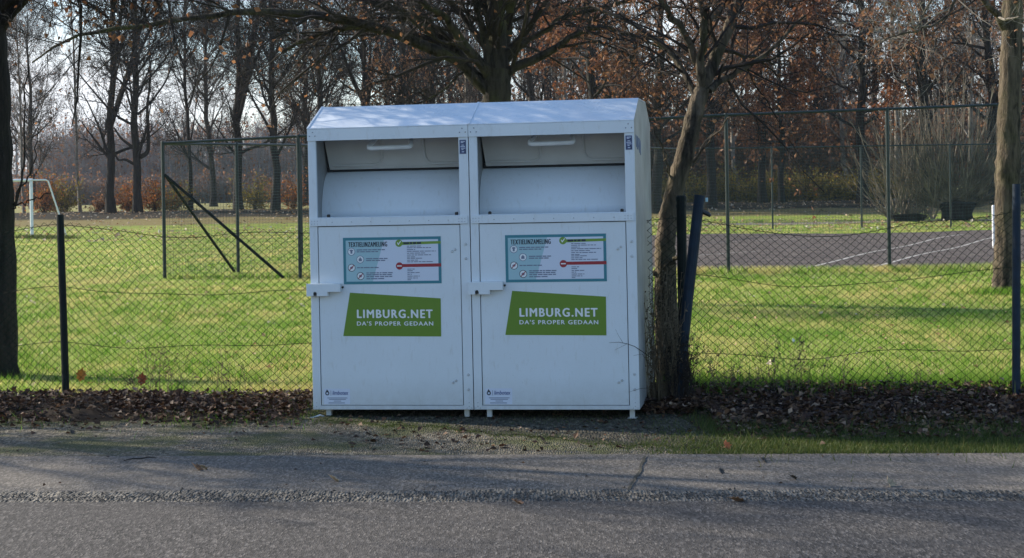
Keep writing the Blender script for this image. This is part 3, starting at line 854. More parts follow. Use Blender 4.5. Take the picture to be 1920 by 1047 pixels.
m = MB(); m.tube([(0, 0, -.1), tuple((b_ - a) * .5), tuple(b_ - a)], [.040, .040, .038], 14); m.build('pole', M['bluepost'], br)
m = MB(); e = b_ - a
m.tube([(e.x + .02, e.y, e.z - .12), (e.x + .06, e.y, e.z - .14), (e.x + .075, e.y, e.z - .155)], [.016, .016, .01], 10); m.build('bolt', M['rubber'], br)
m = MB(); m.box(e.x + .040, e.x + .058, e.y - .01, e.y + .01, e.z - .05, e.z - .02); m.build('tag', M['paleteal'], br, .002)

def tall_fence(label, pts, posts, hfun, braces=(), mesh_step=.06, group=None, side_rail=.0):
    """pts: polyline ends on the ground; posts: (x,y)"""
    root = thing('tall_mesh_fence', label, 'fence', (pts[0][0], pts[0][1], 0), group=group)
    o = Vector((pts[0][0], pts[0][1], 0))
    for (x, y) in posts:
        z = float(ground_z(x, y)); m = MB(); h = hfun(x, y)
        m.tube([(x - o.x, y - o.y, z - .1), (x - o.x, y - o.y, h)], .036, 12)
        m.tube([(x - o.x, y - o.y, h), (x - o.x, y - o.y, h + .015)], [.042, .03], 12)
        m.build('post', M['fencepost'], root)
    for (p, q) in zip(pts[:-1], pts[1:]):
        h0, h1 = hfun(*p), hfun(*q)
        m = MB(); m.tube([(p[0] - o.x, p[1] - o.y, h0 - .02), (q[0] - o.x, q[1] - o.y, h1 - .02)], .027, 10)
        m.build('top_rail', M['fencepost'], root)
        L = math.hypot(q[0] - p[0], q[1] - p[1]); n = int(L / mesh_step)
        t = np.linspace(0, 1, n); x = p[0] + (q[0] - p[0]) * t; y = p[1] + (q[1] - p[1]) * t
        z0 = ground_z(x, y) + .03; z1 = h0 + (h1 - h0) * t - .03
        P = np.stack([np.stack([x - o.x, y - o.y, z0], -1), np.stack([x - o.x, y - o.y, z1], -1)], 1)
        hh = np.arange(.05, min(h0, h1) - .05, mesh_step)
        a0 = float(ground_z(*p)); a1 = float(ground_z(*q))
        P2 = np.stack([np.stack([np.full_like(hh, p[0] - o.x), np.full_like(hh, p[1] - o.y), a0 + hh], -1),
                       np.stack([np.full_like(hh, q[0] - o.x), np.full_like(hh, q[1] - o.y), a1 + hh * (h1 / h0)], -1)], 1)
        PP = np.concatenate([P, P2])
        v, q_ = tubes(PP, np.full((len(PP), 2), .0016), 3)
        npmesh('wire_mesh', v, q_, mats=[M['netwire']], parent=root)
    for (a_, b2) in braces:
        m = MB(); m.tube([(a_[0] - o.x, a_[1] - o.y, a_[2]), (b2[0] - o.x, b2[1] - o.y, b2[2])], .03, 10)
        m.build('brace', M['postgreen'], root)
    return root
c0 = on_ground(309, 523); c1 = on_ground(563, 523); f1 = on_ground(1366, 514); f2 = on_ground(1668, 509)
e1 = on_ground(447, 511); e2 = on_ground(566, 496)
def hN(x, y): return 2.69 + (x - c0.x) / (f2.x - c0.x) * .39
dx_ = (f2.x - f1.x, f2.y - f1.y)
near_pts = [(c0.x, c0.y), (c1.x, c1.y), (f1.x, f1.y), (f2.x, f2.y), (f2.x + dx_[0] * 2, f2.y + dx_[1] * 2)]
near_posts = [(c0.x, c0.y), (c1.x, c1.y)] + [(c1.x + (f1.x - c1.x) * k / 3, c1.y + (f1.y - c1.y) * k / 3) for k in (1, 2, 3)] + [(f2.x, f2.y), (f2.x + dx_[0], f2.y + dx_[1]), (f2.x + dx_[0] * 2, f2.y + dx_[1] * 2)]
cpt = at(314, 328, c0.y)
tall_fence('tall green fence along the near court edge, passing behind the containers', near_pts, near_posts, hN,
           braces=[((c0.x + .03, c0.y, cpt.z), (on_ground(532, 524).x, on_ground(532, 524).y, 0.0)),
                   ((c0.x + .03, c0.y + .03, cpt.z), (on_ground(440, 512).x, on_ground(440, 512).y, 0.0))])
def hS(x, y): return 2.68 + (y - c0.y) / 27 * .45
e3 = (e2.x + (e2.x - e1.x) * 4.2, e2.y + (e2.y - e1.y) * 4.2)
tall_fence('tall dark green mesh fence running back from the braced corner post', [(c0.x + .06, c0.y + .08), (e1.x, e1.y), (e2.x, e2.y), e3],
           [(e1.x, e1.y), (e2.x, e2.y)] + [(e2.x + (e3[0] - e2.x) * k / 5, e2.y + (e3[1] - e2.y) * k / 5) for k in range(1, 6)], hS)
b1 = on_ground(1449, 431); b2_ = on_ground(1783, 427)
stp = (b2_.x - b1.x) / 2; sy = (b2_.y - b1.y) / 2
tall_fence('far mesh fence closing the court on its back side, before the trees',
           [e3, (b1.x - stp, b1.y - sy), (b2_.x + 3 * stp, b2_.y + 3 * sy)],
           [(b1.x + stp * k, b1.y + sy * k) for k in range(-5, 6)], lambda x, y: 3.15)
np_ = on_ground(1864, 466)
m = MB(); m.tube([(0, 0, -.05), (0, 0, .5), (0, 0, 1.07), (0, 0, 1.10)], [.045, .045, .045, .03], 12)
npost = tag(m.build('net_post', M['goalwhite']), 'short white net post standing on the court beside the right tree', 'post'); npost.location = np_
# goal
ga = on_ground(60, 446); gt = at(60, 338, ga.y).z
goal = thing('football_goal', 'white football goal standing on the field at the far left', 'goal', tuple(ga))
for x in (0, -7.32):
    m = MB(); m.tube([(x, 0, -.1), (x, 0, gt - ga.z - .05)], .07, 14); m.build('goal_post', M['goalwhite'], goal)
m = MB(); m.tube([(-7.38, 0, gt - ga.z), (.07, 0, gt - ga.z)], .06, 14); m.build('crossbar', M['goalwhite'], goal)
for x in (0, -7.32):
    m = MB(); m.tube([(x + .07, 0, gt - ga.z), (x + .55, .25, gt - ga.z + .0), (x + .64, .3, gt - ga.z - .05), (x + 1.22, .9, .02)], .035, 10); m.build('stanchion', M['goalwhite'], goal)

# ================================================================== TREES
def px_limb(pts, Y, radii, k=14, dY=0., rng=None, wob=0.):
    """pts in photo pixels on a limb that stands Y metres away; dY leads the limb nearer or farther along its way"""
    n = len(pts)
    P = [tuple(at(p[0], p[1], Y + dY * (i / max(1, n - 1)))) for i, p in enumerate(pts)]
    P = resample(P, k, rng, wob)
    R = np.interp(np.linspace(0, 1, k), np.linspace(0, 1, len(radii)), radii)
    return P, R
def crown_from(rng, limbs, spec, leafs=None, origin=(0, 0, 0), gap=None):
    """limbs (P n,k,3 / R n,k); spec: dicts for sprout; returns merged geometry"""
    P, R = limbs
    parts = []
    levels = [(P, R)]
    for sp in spec:
        sp = dict(sp); s = sp.pop('sides', 3); hide = sp.pop('frm', -1); keep = sp.pop('keep', 1.0)
        Pp, Rp = levels[hide]
        P2, R2 = sprout(rng, Pp, Rp, **sp)
        if keep < 1:
            mk = rng.uniform(size=len(P2)) < keep; P2, R2 = P2[mk], R2[mk]
        if gap is not None:
            mk = ~gap(P2).any(1); P2, R2 = P2[mk], R2[mk]
        v, q = tubes(P2 - np.array(origin), R2, s)
        parts.append((v, q, 0))
        levels.append((P2, R2))
    if leafs:
        for lf in (leafs if isinstance(leafs, list) else [leafs]):
            src = levels[lf.get('lvl', -1)][0]
            if lf.get('keep', 1) < 1: src = src[rng.uniform(size=len(src)) < lf['keep']]
            C = along(rng, src, lf['per'], lf.get('t0', .2), lf.get('jit', .05)) - np.array(origin)
            v, t = leaf_tris(C, lf['size'], rng, narrow=lf.get('narrow', .35))
            parts.append((v, t, 1))
    return merge(parts), levels
def hero_tree(name, label, cat, base, stems, stubs, spec, leafs, seed, bk, tw, lf, group=None, sides=14, gap=None):
    rng = np.random.default_rng(seed)
    root = thing(name, label, cat, tuple(base), group=group)
    o = tuple(base)
    limb_mesh('trunk', stems, bk, root, o, sides, .045, rng)
    k = 12
    P = np.stack([resample(p, k) for p, r in stubs]); R = np.stack([np.interp(np.linspace(0, 1, k), np.linspace(0, 1, len(r)), r) for p, r in stubs])
    (V, Q, T, mi), _ = crown_from(rng, (P, R), spec, leafs, o, gap)
    npmesh('crown', V, Q, T, mats=[tw, lf], midx=mi, parent=root)
    return root

# --- tree behind the containers (twenty metres off)
rng = np.random.default_rng(11)
Yc = 24.5; s_ = Yc / F
gb = at(929, 566, Yc); gb.z = float(ground_z(gb.x, Yc))
tr = px_limb([(926, 570), (928, 500), (930, 300), (931, 190), (931, 130)], Yc, [38 * s_, 30 * s_, 27 * s_, 27 * s_, 28 * s_], 20, rng=rng, wob=.006)
stems = [tr]
def L(pts, r, dY=0, k=16, wob=.012): return px_limb(pts, Yc, [x * s_ for x in r], k, dY, rng, wob)
LA = L([(918, 178), (898, 156), (865, 117), (825, 99), (760, 73), (695, 49), (646, 39), (565, 26), (500, 23), (440, 24), (361, 36), (281, 48), (200, 58), (140, 68), (60, 118)], [14, 12, 11, 9.5, 8.5, 7, 5.5, 4.5, 3.5, 2], -.8, 26)
LB = L([(915, 165), (877, 130), (833, 70), (800, 50), (773, 36), (734, 16), (682, 0), (600, -40)], [15, 12, 11, 9, 7, 5], .8, 20)
LC = L([(918, 150), (906, 125), (859, 70), (845, 45), (830, 29), (794, 8), (770, -40)], [11, 9, 7, 6, 4.5], -1.0)
LD = L([(922, 150), (913, 100), (901, 39), (885, -10), (872, -70)], [9, 7.5, 6, 5], -.5)
LE = L([(931, 150), (932, 80), (930, 0), (926, -120), (915, -280)], [22, 19, 17, 13, 8], .0, 20)
LF = L([(942, 140), (948, 91), (953, 39), (966, -5), (990, -80)], [11, 9, 8, 6], .6)
LG = L([(945, 150), (962, 128), (1020, 104), (1072, 68), (1117, 52), (1181, 64), (1240, 90)], [10, 9, 7, 5.5, 4, 2.5], -.5)
LH = L([(950, 110), (992, 76), (1030, 52), (1056, 34), (1141, 12), (1220, -20)], [6, 5, 4, 3], .8)
LI = L([(693, 48), (660, 50), (630, 56), (591, 70), (560, 82), (529, 98)], [6, 5, 5, 4, 3.5], -.3)
LJ = L([(880, 128), (860, 142), (835, 165), (800, 188), (740, 215)], [2.6, 2.2, 1.8, 1.2], -.6)
LK = L([(955, 20), (975, -60), (1010, -160)], [9, 7, 4], -1)
LM = L([(910, 20), (880, -80), (830, -200)], [9, 7, 4], 1)
limbs = [LA, LB, LC, LD, LE, LF, LG, LH, LI, LJ, LK, LM]
stems += limbs
spec = [dict(m=16, length=2.0, ang=48, k=6, t0=.12, rr=.42, up=.12, wig=.16, shrink=.35, rmin=.007, sides=5),
        dict(m=7, length=.95, ang=45, k=5, t0=.15, rr=.5, up=.1, wig=.22, rmin=.0035, sides=3),
        dict(m=5, length=.38, ang=45, k=4, t0=.2, rr=.6, up=.0, wig=.25, rmin=.0022, sides=3)]
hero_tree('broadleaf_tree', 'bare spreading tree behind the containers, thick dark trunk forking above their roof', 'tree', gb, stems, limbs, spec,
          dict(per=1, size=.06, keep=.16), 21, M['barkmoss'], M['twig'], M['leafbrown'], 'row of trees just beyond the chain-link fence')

# --- right tree
Yr = on_ground(1888, 549).y; s2 = Yr / F; g = on_ground(1888, 549); g_right = g
stems = [px_limb([(1887, 556), (1887, 530), (1888, 450), (1889, 330), (1892, 230), (1896, 100), (1899, 0), (1902, -120), (1896, -300)], Yr, [30 * s2, 25 * s2, 23 * s2, 22.5 * s2, 21 * s2, 20 * s2, 18 * s2, 14 * s2, 8 * s2], 70, 0, rng, .004)]
lim = [px_limb(p, Yr, [x * s2 for x in r], 14, dy, rng, .012) for p, r, dy in [
    ([(1888, 58), (1870, 28), (1848, 6), (1800, -50), (1740, -90)], [8, 6, 5, 3], -.6),
    ([(1900, -20), (1860, -120), (1790, -210)], [8, 6, 4], .6),
    ([(1900, -40), (1960, -110), (2030, -180)], [8, 6, 4], -.4),
    ([(1902, 110), (1920, 90), (1960, 55)], [4, 3, 2], .2),
    ([(1846, -90), (1790, 0), (1768, 36), (1735, 52), (1700, 62), (1660, 74)], [3, 2.5, 2, 1.6, 1.2], -1.5),
    ([(1780, -60), (1736, 20), (1722, 44), (1700, 58), (1680, 70)], [2.4, 2, 1.6, 1.1], -1.5),
    ([(1898, -60), (1890, -160), (1870, -300)], [12, 9, 5], 0)]]
stems += lim
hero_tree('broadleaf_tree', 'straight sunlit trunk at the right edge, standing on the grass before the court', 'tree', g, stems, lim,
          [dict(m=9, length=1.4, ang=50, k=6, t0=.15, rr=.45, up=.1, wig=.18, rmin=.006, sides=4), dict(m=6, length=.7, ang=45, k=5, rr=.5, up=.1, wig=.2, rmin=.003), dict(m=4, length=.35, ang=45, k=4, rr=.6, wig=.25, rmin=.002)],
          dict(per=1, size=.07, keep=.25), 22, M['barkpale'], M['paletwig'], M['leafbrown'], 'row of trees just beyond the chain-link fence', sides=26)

# --- left edge tree
gl = on_ground(-14, 706); Yl = gl.y; s3 = Yl / F
stems = [px_limb([(-13, 712), (-14, 690), (-17, 500), (-22, 300), (-27, 100), (-30, -40), (-34, -300)], Yl, [56 * s3, 48 * s3, 45 * s3, 43 * s3, 42 * s3, 38 * s3, 26 * s3], 30, 0, rng, .006)]
lim = [px_limb(p, Yl, [x * s3 for x in r], 14, dy, rng, .012) for p, r, dy in [
    ([(-5, 60), (60, -20), (140, -90), (230, -170)], [12, 9, 6, 4], -.5),
    ([(-30, -20), (30, -140), (90, -300)], [14, 10, 6], .8),
    ([(-40, 10), (-130, -80), (-260, -170)], [14, 10, 6], -.6),
    ([(-40, 120), (-150, 60), (-320, 30)], [12, 9, 5], .6),
    ([(-30, -100), (-60, -220), (-70, -420)], [20, 14, 8], -.6),
    ([(-20, 30), (80, -30), (260, -50), (420, -40), (560, -20)], [13, 10, 7, 5, 3], -.9),  # rightward limbs from here: added above the frame to shade the container roofs
    ([(-25, -60), (120, -140), (320, -170), (520, -150)], [13, 10, 7, 4], -1.0),
    ([(-30, -120), (160, -200), (400, -240), (640, -230)], [13, 10, 7, 4], -1.3),
    ([(-20, 0), (100, -80), (300, -110), (500, -100)], [11, 9, 6, 4], -1.7),
    ([(-25, -100), (90, -200), (250, -260), (420, -240)], [11, 9, 6, 4], -2.2),
    ([(-30, -150), (60, -300), (200, -380), (380, -400)], [11, 9, 6, 4], -2.0),
    ([(-5, -30), (80, -120), (200, -170), (330, -160)], [11, 9, 6, 4], -2.4),
    ([(-5, -10), (70, -90), (170, -130), (290, -120)], [9, 7, 5, 3], -2.9),
    ([(-20, -120), (100, -230), (260, -300), (440, -310)], [9, 7, 5, 3], -2.6),
    ([(-30, -40), (60, -90), (190, -100), (330, -80)], [11, 9, 6, 4], -2.2),
    ([(-25, -120), (-160, -190), (-380, -200)], [12, 9, 5], -1.2),
    ([(20, 392), (30, 375), (40, 335), (47, 290), (47, 180), (52, 120)], [2.6, 2.2, 2, 1.6, 1.2], .2),
    ([(24, 385), (42, 350), (58, 320), (66, 285), (72, 240)], [2, 1.6, 1.2, 1], .0),
    ([(22, 392), (50, 378), (80, 368), (96, 362)], [1.6, 1.2, .8], -.2)]]
stems += lim
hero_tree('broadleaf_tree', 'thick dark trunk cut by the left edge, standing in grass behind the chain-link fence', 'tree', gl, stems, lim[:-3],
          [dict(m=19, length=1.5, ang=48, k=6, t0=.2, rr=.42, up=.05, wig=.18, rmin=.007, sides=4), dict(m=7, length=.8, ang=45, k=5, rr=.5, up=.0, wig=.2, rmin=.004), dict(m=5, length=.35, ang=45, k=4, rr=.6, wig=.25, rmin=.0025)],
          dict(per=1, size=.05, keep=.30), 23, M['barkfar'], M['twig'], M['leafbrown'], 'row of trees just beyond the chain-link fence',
          gap=lambda p: (p[..., 1] > 13.1 + .445 * (1.3 - p[..., 0]) - .15) & (p[..., 2] < 3.8 + .60 * (1.3 - p[..., 0])) & (p[..., 0] > -6.5))   # an open gap in the crown that lets the sun through

# --- leaning tree right of the containers
Yt = 13.15; s4 = Yt / F; gt_ = at(1252, 762, Yt); gt_.z = 0
stems = [px_limb([(1254, 770), (1252, 740), (1251, 640), (1247, 520), (1249, 440), (1262, 370), (1284, 290), (1304, 210), (1316, 165)], Yt, [30 * s4, 26 * s4, 23 * s4, 20 * s4, 18 * s4, 17 * s4, 17 * s4, 16 * s4, 14.5 * s4], 70, 0, rng, .0025)]
lim = [px_limb(p, Yt, [x * s4 for x in r], 14, dy, rng, .01) for p, r, dy in [
    ([(1314, 175), (1327, 145), (1349, 92), (1374, 24), (1395, -60), (1400, -200)], [14, 12.5, 11.5, 10, 8, 5], .3),
    ([(1312, 170), (1315, 120), (1320, 60), (1316, 0), (1300, -120)], [9, 8, 7, 6, 4], -.4),
    ([(1330, 170), (1360, 148), (1400, 124), (1450, 90), (1510, 30)], [7, 6, 4, 3], .5),
    ([(1308, 190), (1270, 120), (1220, 70), (1150, 30), (1060, 10)], [7, 6, 5, 3.5, 2], .4),
    ([(1318, 140), (1280, 60), (1230, -10), (1150, -70)], [8, 6, 5, 3], -.5),
    ([(1320, 60), (1360, 0), (1420, -60), (1500, -100)], [7, 6, 4, 2], .6),
    ([(1300, 305), (1330, 262), (1372, 220)], [2.5, 1.8, 1.2], -.3),
    ([(1290, 330), (1300, 300), (1345, 240)], [2.2, 1.6, 1.0], .3),
    ([(1262, 372), (1250, 300), (1222, 232)], [1.8, 1.4, .9], -.2),
    ([(1226, 514), (1248, 500), (1278, 478)], [5, 4.5, 4], -.15),
    ([(1262, 350), (1248, 290), (1236, 262)], [1.6, 1.2, .8], -.35)]]
stems += lim
hero_tree('leaning_tree', 'slim tree leaning right beside the right container, brown withered leaves on its twigs', 'tree', gt_, stems, lim[:6],
          [dict(m=11, length=1.15, ang=52, k=6, t0=.12, rr=.42, up=.0, wig=.2, shrink=.3, rmin=.004, sides=4),
           dict(m=6, length=.55, ang=48, k=5, rr=.5, up=-.05, wig=.22, rmin=.0025), dict(m=4, length=.26, ang=45, k=4, rr=.6, wig=.25, rmin=.0016)],
          dict(per=2, size=.036, keep=.85, narrow=.2, jit=.02), 24, M['barkpale'], M['twig'], M['leafbrown'], sides=26)

# --- prototypes of the distant trees (built about the origin, 20-24 m tall)
def proto(name, seed, height, tr_r, nlimb, spec, leafs, bk, tw, lf, limb_len, t0=.2, ang=50, up=.5, wig=.1, fork=0):
    rng = np.random.default_rng(seed)
    root = thing(name, 'x', 'tree')
    k = 16
    P = np.zeros((1, k, 3)); P[0, :, 2] = np.linspace(-.2, height, k)
    P[0, 1:, :2] += np.cumsum(rng.normal(size=(k - 1, 2)) * height * .006, 0)
    R = (tr_r * (1 - np.linspace(0, 1, k)) ** .8 + .03)[None]; R[0, 0] *= 1.5; R[0, 1] *= 1.02
    v0, q0 = tubes(P, R, 10)
    PL, RL = sprout(rng, P, R, nlimb, limb_len, ang, 7, t0, .97, .42, up, wig, .25, .55, .02)
    if fork:
        PF, RF = sprout(rng, P, R, fork, height * .62, 24, 7, .24, .42, .72, .5, .05, .25, .1, .02)
        PG, RG = sprout(rng, PF, RF, nlimb // 3, limb_len * .8, ang, 7, .25, .97, .45, up, wig, .25, .5, .02)
        PL = np.concatenate([PL, PF, PG]); RL = np.concatenate([RL, RF, RG])
    v1, q1 = tubes(PL, RL, 5)
    npmesh('trunk', np.concatenate([v0, v1]), np.concatenate([q0, q1 + len(v0)]), mats=[bk], smoothed=True, parent=root)
    (V, Q, T, mi), _ = crown_from(rng, (np.concatenate([PL]), RL), spec, leafs)
    npmesh('crown', V, Q, T, mats=[tw, lf], midx=mi, parent=root)
    return root
sp_bare = [dict(m=9, length=3.2, ang=42, k=5, t0=.15, rr=.5, up=.3, wig=.14, rmin=.02, sides=3),
           dict(m=8, length=1.6, ang=42, k=4, t0=.15, rr=.55, up=.1, wig=.2, rmin=.013), dict(m=5, length=.9, ang=42, k=3, rr=.6, up=.0, wig=.25, rmin=.010)]
protoA = proto('broadleaf_tree', 31, 22, .28, 40, sp_bare, dict(per=1, size=.14, keep=.05), M['barkfar'], M['twig'], M['leafbrown'], 7.0, .14, 52, .6)
protoB = proto('broadleaf_tree', 32, 21, .27, 36, sp_bare, dict(per=1, size=.15, keep=.07), M['barkfar'], M['twig'], M['leafbrown'], 7.5, .12, 62, .8)
sp_fine = [dict(m=7, length=2.8, ang=40, k=5, t0=.1, rr=.5, up=.35, wig=.16, rmin=.018, sides=3),
           dict(m=7, length=1.5, ang=44, k=4, t0=.15, rr=.55, up=.1, wig=.22, rmin=.012), dict(m=5, length=.9, ang=45, k=3, rr=.6, up=.0, wig=.28, rmin=.009)]
protoF = proto('broadleaf_tree', 37, 22, .28, 20, sp_fine, dict(per=1, size=.14, keep=.06), M['barkfar'], M['twig'], M['leafbrown'], 5.5, .14, 50, .7, .12, 3)
protoC = proto('broadleaf_tree', 33, 18, .25, 40, [dict(m=8, length=2.2, ang=45, k=5, rr=.5, up=.1, wig=.16, rmin=.015), dict(m=5, length=1.1, ang=45, k=4, rr=.55, up=0, wig=.2, rmin=.009)],
               dict(per=9, size=.17, keep=.8, jit=.12), M['barkfar'], M['twig'], M['leafrust'], 5.0, .16, 68, .15)
protoD = proto('slender_tree', 34, 20, .16, 36, [dict(m=6, length=1.6, ang=35, k=4, rr=.5, up=.4, wig=.12, rmin=.012), dict(m=4, length=.8, ang=35, k=3, rr=.55, up=.2, wig=.2, rmin=.008)],
               dict(per=1, size=.15, keep=.25), M['paletwig'], M['paletwig'], M['leafbrown'], 3.0, .2, 38, .8)
protoE = proto('broadleaf_tree', 35, 16, .24, 34, [dict(m=8, length=2.0, ang=45, k=5, rr=.5, up=.2, wig=.16, rmin=.013), dict(m=6, length=1.0, ang=45, k=4, rr=.55, up=.05, wig=.2, rmin=.008)],
               dict(per=4, size=.13, keep=.7, jit=.1), M['barkfar'], M['twig'], M['leafbrown'], 4.6, .18, 55, .3)
used = set()
def plant(pr, px, Y, h, label, group, rz=None, z=None, wid=1.0, cat='tree'):
    r_ = random.Random(int(px * 7 + Y * 13))
    first = pr.name not in used
    o = pr if first else copy_tree(pr)
    used.add(pr.name)
    X = (px - CX) / F * Y
    o.location = (X, Y, float(ground_z(X, Y)) - .05)
    s = h / {protoA.name: 22, protoF.name: 22, protoB.name: 21, protoC.name: 18, protoD.name: 20, protoE.name: 16}[pr.name]
    o.scale = (s * wid, s * wid, s)
    o.rotation_euler = (0, 0, r_.uniform(0, 6.28) if rz is None else rz)
    o['label'] = label; o['category'] = cat
    if group: o['group'] = group
    return o
GL = 'tall bare trees standing in a row across the far end of the field'
for px, Y, h, w, pr, lab in [
    (208, 115, 24, .9, protoF, 'dark forked far tree beside the one with the hooked limb'),
    (258, 114, 23, .9, protoB, 'dark far tree with a low limb hooking upward, between goal and braced fence'),
    (-60, 118, 23, 1.0, protoB, 'far row tree at the left rim, behind the near dark trunk'),
    (357, 122, 22, .55, protoA, 'thinner dark far tree seen through the left bay of the braced fence'),
    (447, 116, 24, .85, protoF, 'stout far trunk right behind the middle post of the braced fence'),
    (515, 113, 23, .85, protoB, 'slightly leaning far tree, last trunk before the left container'),
    (150, 124, 21, .55, protoD, 'slim pale-sided far tree between the goal and the two stout forked trunks'),
    (45, 126, 20, .55, protoD, 'slim pale far tree rising behind the goal post'),
    (600, 125, 23, .9, protoB, 'bare far tree whose crown shows above the left end of the left container'),
    (682, 117, 24, .8, protoF, 'bare far tree above the middle of the left container roof'),
    (760, 105, 22, .8, protoE, 'brownish far tree above the left container, below the long sweeping limb'),
    (815, 128, 23, .9, protoB, 'bare far tree close to the left of the central trunk'),
    (1010, 120, 24, .9, protoA, 'bare far tree close to the right of the central trunk')]:
    plant(pr, px, Y, h, lab, GL, wid=w)
for o_ in [x for x in bpy.data.objects if x.get('label', '').startswith('dark far tree with a low limb')]:
    mw = Matrix.LocRotScale(o_.location, o_.rotation_euler, o_.scale); Yh = o_.location.y
    for pts, r_ in (([(256, 296), (266, 293), (274, 288), (278, 278), (278, 250), (276, 200), (282, 150), (280, 90)], [.20, .17, .15, .13, .12, .10, .07, .04]), ([(254, 280), (240, 270), (226, 258), (214, 240)], [.12, .10, .08, .05]),
                    ([(258, 215), (275, 200), (292, 180), (312, 150), (326, 110)], [.10, .08, .06, .04]), ([(254, 310), (236, 300), (222, 300), (214, 285)], [.11, .09, .07, .05])):
        m = MB(); P_ = resample([at(x, y, Yh) for x, y in pts], 16); m.tube([Vector(tuple(p)) for p in P_], list(np.interp(np.linspace(0, 1, 16), np.linspace(0, 1, len(r_)), r_)), 8)
        b_ = m.build('limb', M['barkfar'], o_, smoothed=True); b_.matrix_parent_inverse = mw.inverted()
GR = 'brown-leaved trees behind the court'
for px, Y, h, w, pr, lab in [
    (1110, 84, 17, 1.15, protoC, 'dense rust-brown tree above the right container roof'),
    (1235, 96, 18, 1.1, protoE, 'brown tree showing behind the fork of the leaning tree'),
    (1430, 114, 19, .95, protoC, 'rusty tree, left of two close dark trunks beyond the court'),
    (1466, 111, 15.5, .9, protoC, 'smaller rusty tree, right of two close dark trunks beyond the court'),
    (1330, 104, 19, 1.0, protoE, 'brown tree behind the leaning tree, left of the near court fence post'),
    (1617, 108, 22, 1.0, protoC, 'tall rusty tree behind the far court fence, left of the willow'),
    (1730, 100, 22, .9, protoE, 'tall brown tree rising above the willow stems'),
    (1860, 106, 22, .9, protoE, 'brown far tree just left of the right edge trunk'),
    (1965, 112, 22, 1.0, protoC, 'rust far tree at the right rim behind the near trunk')]:
    plant(pr, px, Y, h, lab, GR, wid=w)
GS = 'slim pale trees in the wood behind the court'
sl_labels = ['slim pale tree between the leaning tree and the first court fence post', 'slim pale tree just right of the first near court fence post', 'slim pale tree between the near court fence posts, left one',
             'slim pale tree left of the second near court fence post', 'slim pale tree immediately right of the second near court fence post', 'slim pale tree rising behind the middle of the willow',
             'slim pale tree above the pollard willow stump', 'slim pale tree close left of the right edge trunk', 'slim pale tree above the right container roof, left part', 'slim pale tree above the right container roof, right part',
             'slim pale tree right of the central trunk, behind its rising limb', 'slim pale tree above the left container, left of the central trunk']
for (px, Y, h), lab in zip([(1345, 135, 21), (1385, 128, 20), (1500, 132, 22), (1590, 130, 22), (1685, 126, 23), (1765, 133, 22), (1815, 124, 21), (1845, 137, 23), (1075, 130, 21), (1180, 134, 22), (985, 133, 22), (865, 131, 22)], sl_labels):
    plant(protoD, px, Y, h, lab, GS, wid=1.0)
GW = 'bare trees in the second row of the distant wood'
far_lab = ['bare tree in the back row %s' % s for s in ('above the left end of the braced fence', 'over the left shoulder of the left container', 'between the left container and the long limb', 'left of the central trunk behind its lower fork', 'right of the central trunk over the roof seam',
           'over the right container roof centre', 'behind the first court fence post', 'between the two near court fence posts', 'behind the second near court fence post', 'behind the willow', 'at the far right behind the edge trunk', 'behind the goal crossbar')]
for (px, Y, h, pr), lab in zip([(400, 165, 22, protoA), (575, 160, 24, protoB), (720, 158, 25, protoA), (845, 162, 25, protoB), (1035, 155, 26, protoA), (1140, 160, 26, protoB), (1375, 158, 25, protoA), (1530, 150, 26, protoB), (1650, 160, 26, protoA), (1780, 152, 26, protoB), (1900, 156, 26, protoA), (60, 170, 20, protoB)], far_lab):
    plant(pr, px, Y, h, lab, GW)
# trees of the near row farther left, outside the picture, whose branches throw the shadows on the road
for X, Y, h, w, pr, lab in [(-10.4, 14.3, 9.5, .8, protoB, 'bare row tree outside the left edge nearest the fence')]:
    o = plant(pr, CX + X / Y * F, Y, h, lab, 'row of trees just beyond the chain-link fence', wid=w)

# --- far woodland mass
rng = np.random.default_rng(77)
def wood(name, x0, x1, y0, y1, n, h0, h1, seed, leafkeep, label, mt='hazetwig', nb=12, bl=4.5, r0=.08):
    rng = np.random.default_rng(seed)
    X = rng.uniform(x0, x1, n); Y = rng.uniform(y0, y1, n); H = rng.uniform(h0, h1, n); k = 5
    Z = ground_z(X, Y)
    P = np.zeros((n, k, 3)); P[:, :, 0] = X[:, None] + np.cumsum(rng.normal(size=(n, k)) * .12, 1); P[:, :, 1] = Y[:, None]
    P[:, :, 2] = Z[:, None] + H[:, None] * np.linspace(0, 1, k)
    R = rng.uniform(r0, r0 * 2.4, n)[:, None] * np.linspace(1, .25, k)
    parts = [(*tubes(P, R, 5), 0)]
    P2, R2 = sprout(rng, P, R, nb, bl, 45, 4, .12, 1, .45, .5, .15, .3, .4, .03)
    parts.append((*tubes(P2, R2, 3), 0))
    P3, R3 = sprout(rng, P2, R2, 6, 2.2, 42, 3, .1, 1, .6, .3, .2, .4, .4, .022)
    parts.append((*tubes(P3, R3, 3), 0))
    C = along(rng, P3[rng.uniform(size=len(P3)) < leafkeep], 2, .1, .3)
    v, t = leaf_tris(C, .35, rng); parts.append((v, t, 1))
    V, Q, T, mi = merge(parts)
    tag(npmesh(name, V, Q, T, mats=[M[mt], M['leafbrown']], midx=mi), label, 'woodland', kind='stuff')
wood('far_wood', -80, 20, 255, 300, 900, 7, 13, 5, .25, 'wood painted haze-grey, closing the meadow far beyond the field')
wood('back_wood', -12, 64, 140, 190, 290, 8, 19, 6, .35, 'dense brown wood behind the court and containers', 'twig')
wood('undergrowth', -14, 66, 128, 150, 900, 2.0, 6.5, 7, .5, 'brown thicket of saplings filling the wood floor behind the court', 'browntwig', 9, 2.6, .03)
